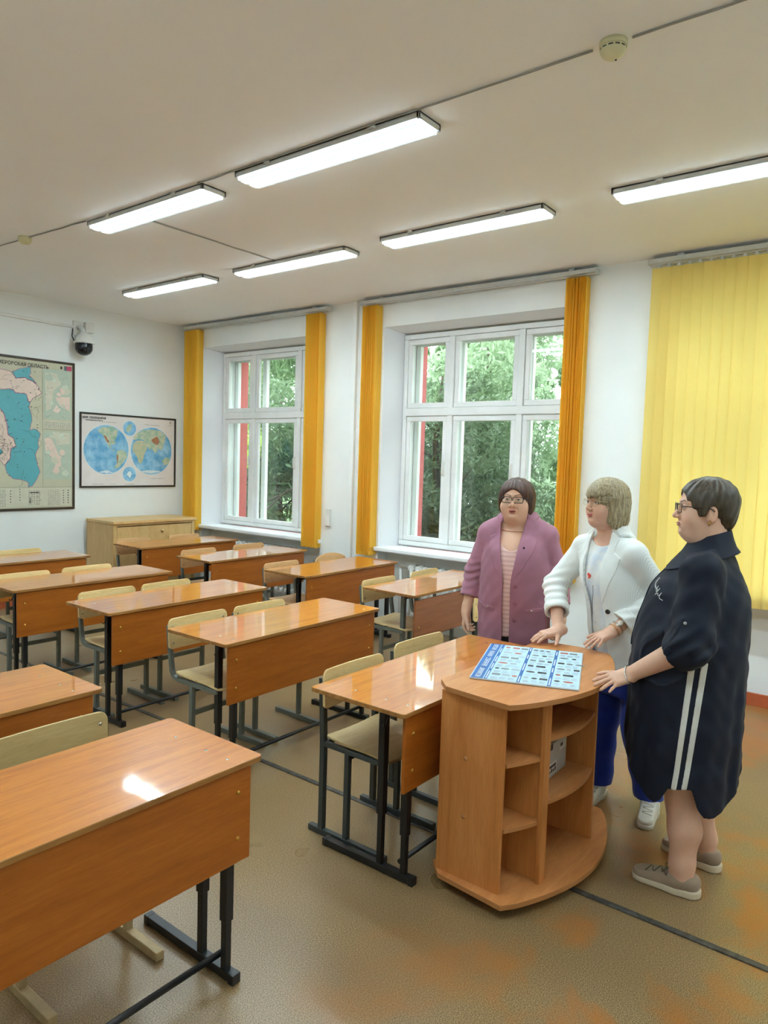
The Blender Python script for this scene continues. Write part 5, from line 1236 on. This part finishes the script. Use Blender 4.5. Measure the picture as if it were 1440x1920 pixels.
sdf_obj('collar', [(neck_collar(jackB, .106, .035, .125, .105, 1.455, [(1.385,.105,.04,.10,.088,.095),(1.415,.107,.037,.084,.075,.080),(1.462,.108,.033,.072,.068,.072)]), (-.04, -.12, 1.30), (.25, .13, 1.475), .004)], m_jB, jB)
for z in (1.03, .925):
    p_ = on_surface(jackB, float(XB(z))-.078, z); disc(MB(), p_, grad(jackB, p_), .0125, .005).obj('button', m_btn_b, jB)
aw = armB[-1]; cd = (aw[2]-aw[1])/np.linalg.norm(aw[2]-aw[1]); cp_ = aw[1]+(aw[2]-aw[1])*.66
dirn = B.D((-.45, -.85, .0)); pe = exit_(jackB, cp_, dirn, .12); disc(MB(), pe, grad(jackB, pe), .0125, .005).obj('cuff_button', m_btn_b, jB)
for s, t in CUFB:
    a = armB[s]
    def cuf(P, a=a, s=s, t=t):
        d = sleeveB(P, s); c = cuffcut(P, a, t); return np.maximum(np.maximum(d-.005, -d-.008), np.maximum(c-.001, -c-.055))
    c = a[1]+(a[2]-a[1])*(t-.1); sdf_obj('cuff', [(cuf, c-.11, c+.11, .004)], m_jB, jB)
m_blB = Mat('white_printed_blouse')
def _blb():
    m = m_blB; n1 = m.noise(m.coord((1, 1, 1)), 7, 4, .6); c = m.ramp(n1, [(.42, s2l((228, 228, 222))), (.6, s2l((206, 216, 226)))]); m.set(c, .6, spec=.3); return m.m
m_blB = _blb()
def blouseB(P):
    X, Y, Z = P; d = coreB(P)-.006-.003*np.sin(X*70+Z*20); return np.maximum(np.maximum(np.maximum(d, Z-1.345-6*(X-.10)**2), .70-Z), -Y-.05)
sdf_obj('blouse', [(blouseB, (-.13, -.06, .68), (.32, .24, 1.40), .005)], m_blB, pB)
ph = on_surface(lambda P: coreB(P)-.006, .11, 1.195); dm = MB(); gn = grad(coreB, ph); disc(dm, ph+.002*gn, gn, .010, .001); disc(dm, ph+.004*gn*.5+np.array((.009, 0, .006)), gn, .008, .001); disc(dm, ph+.004*gn*.5+np.array((.005, .0, -.009)), gn, .007, .001)
dm.obj('heart_print', plain('coral_red_print', (226, 92, 78), .6), pB)
dm = MB()
for cx_, cz_, r_ in ((.13, 1.10, .035), (.135, 1.075, .03)):
    pts = []
    for i in range(15):
        u = i/14; q = on_surface(lambda P: coreB(P)-.008, .085+.05*u*math.sin(u*3), cz_-.20*u+.05)
        if q is not None: pts.append(tuple(q))
    dm.tube(pts, .0012, 5); break
dm.obj('thread_print', plain('thin_black_print', (70, 70, 80), .6), pB)
m_trB = cloth('royal_blue_cloth', (30, 58, 150), .75, 500)
ankB = {-1: B.L((3.69, 1.072, .085)), 1: B.L((3.69, 1.345, .085))}
def trouB(P):
    d = None
    for s in (1, -1):
        kn = np.array((s*.10, .03, .44)); kn[0] = .5*kn[0]+.5*ankB[s][0]; e = chain(P, [(s*.088, -.005, .74), kn, ankB[s]+np.array((0, .015, -.03))], [.112, .082, .072], .03)-.003*np.sin(P[2]*45+P[0]*30); d = e if d is None else smin(d, e, .02)
    d = smin(d, torB(P)-.006, .03); return np.maximum(np.maximum(d, P[2]-.80), .072-P[2])
sdf_obj('trousers', [(trouB, (-.3, -.24, .05), (.3, .24, .82), .008)], m_trB, pB)
sneaker(pB, B.L((3.585, 1.052, 0)), math.radians(101-70), (m_shoe_w, m_sole_w, m_lace_w), .275)
sneaker(pB, B.L((3.60, 1.345, 0)), math.radians(92-70), (m_shoe_w, m_sole_w, m_lace_w), .275)
wv = armB[-1][2]; fB = handB(-1)[0]; ax1 = np.cross(cd, (0, 0, 1)); ax1 /= np.linalg.norm(ax1); ax2 = np.cross(cd, ax1)
wpos = wv-cd*.035; MB().tube(ring_curve(fB, wpos, ax1, ax2, 28, .002), .004, 6).obj('watch_strap', m_silver, pB)
wt = MB(); pw_ = exit_(fB, wpos, B.D((-.5, -.5, .75)), .08); gw = grad(fB, pw_); disc(wt, pw_+gw*.004, gw, .013, .005); disc(wt, pw_+gw*.004+cd*.018, gw, .007, .004); disc(wt, pw_+gw*.004-cd*.018, gw, .007, .004); wt.obj('watch', plain('white_watch_dial', (232, 226, 214), .3, .3), pB)
MB().tube(ring_curve(fB, wv-cd*.012, ax1, ax2, 28, .003), .002, 6).obj('bracelet', m_gold, pB)
nk = ring_curve(topB, (.102, .045, 1.372), (1, 0, 0), (0, 1, -.35), 40, .0012); MB().tube(nk, .0012, 6).obj('necklace', m_gold, pB)
er = MB()
for s in (1, -1): er.tube([backB((s*.083, -.006, -.044)), backB((s*.086, -.004, -.052)), backB((s*.084, -.002, -.064))], .0032, 6)
er.obj('earrings', m_silver, pB)
# =================================================== woman in navy dress
Cw = Fig((3.18, .79), math.radians(12)); BC = (222, 178, 152)
hc_c = Cw.L((3.165, .780, 1.594)); hC, backC, RC = frame_of(hc_c, math.radians(15), math.radians(0), 0, 1.05)
drs = Loft([(.28,0,.02,.275,.235,.225),(.53,0,.02,.27,.232,.228),(.77,0,.015,.262,.232,.228),(.92,0,.015,.255,.238,.226),(1.07,0,.01,.245,.226,.222),(1.19,0,.0,.232,.205,.210),(1.285,0,-.005,.21,.172,.185),(1.365,0,-.015,.165,.105,.135),(1.43,0,-.03,.098,.070,.088),(1.475,0,-.035,.075,.058,.068)])
armC = {-1: [Cw.L((2.975, .725, 1.345)), Cw.L((2.905, .735, 1.065)), Cw.L((2.955, .978, .890))], 1: [Cw.L((3.40, .80, 1.345)), Cw.L((3.47, .83, 1.07)), Cw.L((3.33, 1.00, .875))]}
def coreC(P):
    d = drs(P, 0, False)
    for s in (1, -1): d = smin(d, cap(P, (s*.06, -.03, 1.40), armC[s][0]+np.array((0, 0, .01)), .05, .07), .06)
    return np.maximum(d, P[2]-1.478)
def headC(P): return head_sdf(hC(P), fat=.010, chin2=.018, nose=1.05, neck_to=(0, -.05, -.19), neck_r=.066, jaww=1.05)
def topC(P): return smin(headC(P), coreC(P)+.022, .03)
def handC(s):
    a = armC[s]
    if s == -1: ey = Cw.L((2.808, 1.060, .862))-a[2]; ez = Cw.D((-.12, -.35, 1)); ex = np.cross(ey, ez)
    else: ey = Cw.D((-.55, .35, -.8)); ez = Cw.D((.1, 1, .3)); ex = -np.cross(ey, ez)
    def f(P):
        d = cap(P, a[1], a[2], .054, .030); return smin(d, hand_sdf(P, a[2], ex, ey, ez, (.12, .10, .16, .24), (.20, .06, -.06, -.16), (.80, .55, -.35), .2), .02)
    e = ey/np.linalg.norm(ey); lo, hi = bbox([a[1], a[2], a[2]+e*.19], .07); return (f, lo, hi, .0028)
ankC = {-1: Cw.L((3.045, .747, .075)), 1: Cw.L((3.325, .728, .075))}
def legC(P):
    d = None
    for s in (1, -1):
        an = ankC[s]; kn = np.array((s*.125, .02, .47)); ca = an*.52+kn*.48+np.array((0, -.018, 0)); e = chain(P, [(s*.11, .0, .75), kn, ca, an+np.array((0, .0, .05)), an], [.105, .066, .063, .047, .046], .03)
        e = smin(e, cap(P, an+np.array((0, -.012, -.02)), an+np.array((0, .06, -.04)), .030, .022), .03); d = e if d is None else np.minimum(d, e)
    return d
HCp = [(headC, hc_c+np.array((-.13, -.13, -.135)), hc_c+np.array((.13, .15, .135)), .0026), (topC, (-.14, -.15, 1.36), (.14, .16, hc_c[2]-.115), .0045), (bodypart(coreC, .02), (-.30, -.28, .5), (.30, .28, 1.47), .014), handC(1), handC(-1), (legC, (-.28, -.18, .03), (.28, .2, .62), .0055)]
pC = sdf_obj('person', HCp, m_skin, None, lambda P: head_tint(hC(P), BC, (176, 108, 98), (84, 66, 50)), (Cw.root[0], Cw.root[1], 0), Cw.rz)
tag(pC, 'person in navy shirt dress with white side stripes at right, touching the lectern edge', 'person')
m_hairC = hair_mat('dark_ash_brown_hair', (38, 30, 20), (78, 66, 48), (80, 80, 16))
def hairC(P):
    x, y, z = p = hC(P); ax_ = np.abs(x); d = ell(p, (0, -.020, .034), (.088, .112, .092)); d = smin(d, ell(p, (0, -.075, -.018), (.072, .048, .078)), .03); d = smin(d, ell((ax_, y, z), (.070, .012, .0), (.018, .028, .055)), .02)
    ang = np.arctan2(x, y+.02); d = d+.0014*np.sin(ang*20+z*60)*np.clip(np.sqrt(x*x+(y+.02)**2)/.06, 0, 1)**2+.0010*np.sin(y*130+z*90+x*30)
    ear = ell((ax_, y, z), (.088, -.014, -.034), (.028, .024, .046)); d = smax(d, -ear, .004)
    neckc = ell((ax_, y, z), (.075, .01, -.085), (.05, .075, .055)); d = smax(d, -neckc, .008)
    cut = ell(p, (.0, .128, -.034), (.080, .094, .112)); cut = smin(cut, ell((ax_, y, z), (.088, .074, -.055), (.034, .050, .062)), .03); return smax(d, -cut, .004)
sdf_obj('hair', [(hairC, hc_c+np.array((-.14, -.16, -.16)), hc_c+np.array((.14, .15, .15)), .003)], m_hairC, pC)
glasses(backC, pC, plain('tortoise_frame', (58, 42, 34), .3), .0265, .0170, .005, .0018, y=.104, wide=.006)
ZH = lambda y: np.interp(y, [-.26, -.225, -.205, -.16, -.12, -.085, -.06, -.035, .05, .075, .10, .14, .18, .26], [.53, .52, .46, .40, .372, .378, .41, .485, .48, .425, .402, .41, .455, .57]).astype(f32)
def sleeveC(P, s):
    a = armC[s]; X, Y, Z = P; w = .005*np.sin(Z*90+Y*70)*np.exp(-((Z-1.06)/.07)**2)+.003*np.sin(X*60+Z*40)
    return chain(P, [a[0], a[1], a[1]+.5*(a[2]-a[1])], [.076, .080, .079], .04)-w-wrinkle(P, .003)
def foldC(P):
    X, Y, Z = P; ang = np.arctan2(X, Y); fold = (.006*np.sin(ang*9+1.1)+.004*np.sin(ang*17+Z*4))*np.clip((1.15-Z)*1.6, 0, 1); return coreC(P)-fold-wrinkle(P, .0024)
def outC(P): return smin(smin(foldC(P), sleeveC(P, 1), .05), sleeveC(P, -1), .05)
def dressC(P):
    X, Y, Z = P; o = outC(P); c0 = foldC(P); tk = np.interp(Z, [.6, .8], [.010, .024]).astype(f32); d = np.maximum(o, -(o+np.where(c0 < .02, tk, .011)))
    for s in (1, -1): d = np.maximum(d, np.minimum(cuffcut(P, armC[s], .22), c0-sleeveC(P, s)))
    d = np.minimum(d, np.maximum(c0, -(c0+tk))); d = np.maximum(d, np.where(Z < .7, ZH(Y)-Z, -1)); return np.maximum(d, Z-1.420-.3*np.clip(-Y, -.1, .12))
m_navy = cloth('navy_poplin', (20, 27, 42), .66, 400, .05, .08, .03)
dC = sdf_obj('dress', [(dressC, (-.40, -.3, .27), (.40, .33, 1.5), .0046)], m_navy, pC)
m_stripe = cloth('white_stripe_band', (214, 214, 206), .7)
for o_ in (.021, -.021):
    def stripe(P, o_=o_):
        X, Y, Z = P; d = outC(P); yc = np.interp(Z, [.40, .55, .75, .98, 1.05], [.020, .004, -.012, -.030, -.034]).astype(f32)+o_*np.interp(Z, [.4, 1.0], [.85, 1.05]).astype(f32)
        hw = np.interp(Z, [.4, 1.0], [.0095, .012]).astype(f32); return np.maximum(np.maximum(np.maximum(d-.0035, -d-.008), np.abs(Y-yc)-hw), np.maximum(np.maximum(X, Z-1.0), ZH(Y)-Z+.002))
    sdf_obj('side_stripe', [(stripe, (-.32, -.09, .43), (-.2, .09, 1.02), .003)], m_stripe, dC)
cl = [(1.378,0,-.015,.166,.160,.142),(1.405,0,-.02,.140,.136,.120),(1.440,0,-.03,.108,.104,.098),(1.482,0,-.040,.083,.080,.077)]
sdf_obj('collar', [(collar_fn(cl, .010, lambda P: np.where(P[1] > .02, .010+.5*(1.47-P[2])-np.abs(P[0]+.0), -1), .32), (-.20, -.21, 1.30), (.20, .20, 1.54), .0035)], m_navy, dC)
pk = [(-.018, .98), (.018, .98), (.014, 1.43), (-.014, 1.43)]
sdf_obj('placket', [(mk_lapel(outC, pk, -.002, .0, .008), (-.03, 0, .96), (.03, .33, 1.45), .004)], m_navy, dC)
a = armC[-1]
def tabC(P):
    d = sleeveC(P, -1); X, Y, Z = P; u = cap(P, a[0]*.38+a[1]*.62+np.array((-.06, .03, 0)), a[1]+np.array((-.05, .075, -.02)), .016, .016); return np.maximum(np.maximum(d-.006, -d-.008), u-.002)
c_ = a[0]*.2+a[1]*.8; sdf_obj('sleeve_tab', [(tabC, c_-.14, c_+.14, .0045)], m_navy, dC)
pb = exit_(lambda P: sleeveC(P, -1), a[0]*.36+a[1]*.64, (-1, .35, 0), .2); b2 = MB(); disc(b2, pb+np.array((-.005, 0, 0)), grad(lambda P: sleeveC(P, -1), pb), .006, .003); b2.obj('tab_button', plain('pale_button', (150, 150, 150), .3), dC)
# embroidered script word on the left breast
m_thr = plain('white_embroidery', (222, 222, 218), .7)
glyph = [(0,.0),(.1,.9),(.25,1.2),(.2,.7),(.05,.45),(.3,.5),(.3,.05),(.1,0),(.45,.1),(.5,.3),(.62,.35),(.55,.1),(.75,.05),(.85,.4),(.75,.1),(.95,.35),(.95,.05),(1.1,.4),(1.1,.1),(1.25,.4),(1.25,.05),(1.4,.3),(1.55,1.1),(1.5,.0),(1.4,.45),(1.7,.5),(1.65,.1),(1.8,.05),(1.95,1.0),(2.0,1.2),(1.9,.2),(1.85,-.5),(2.05,.1),(2.2,.35),(2.3,.05),(2.5,.3),(2.62,1.1),(2.55,.1),(2.75,.0),(3.1,.15)]
pts = []
for u, v in glyph:
    x_ = -.070-.034*u; q = on_surface(outC, x_, 1.275+.020*v-.020*u)
    if q is not None: pts.append(tuple(q+.002*grad(outC, q)))
MB().tube(pts, .0013, 5).obj('embroidery', m_thr, dC)
fC = handC(-1)[0]; cdC = (a[2]-a[1])/np.linalg.norm(a[2]-a[1]); ax1 = np.cross(cdC, (0, 0, 1)); ax1 /= np.linalg.norm(ax1); ax2 = np.cross(cdC, ax1)
MB().tube(ring_curve(fC, a[2]-cdC*.012, ax1, ax2, 30, .003), .003, 7).obj('bangle', m_silver, pC)
er = MB()
for s in (1, -1): er.tube([backC((s*.084, -.008, -.046)), backC((s*.088, -.004, -.052)), backC((s*.085, -.002, -.064))], .0035, 8)
er.obj('earrings', m_gold, pC)
sneaker(pC, Cw.L((3.042, .806, 0)), math.radians(4-12), (m_shoe_t, m_sole_t, m_lace_t), .285, accent=True)
sneaker(pC, Cw.L((3.338, .785, 0)), math.radians(-13-12), (m_shoe_t, m_sole_t, m_lace_t), .285, accent=True)
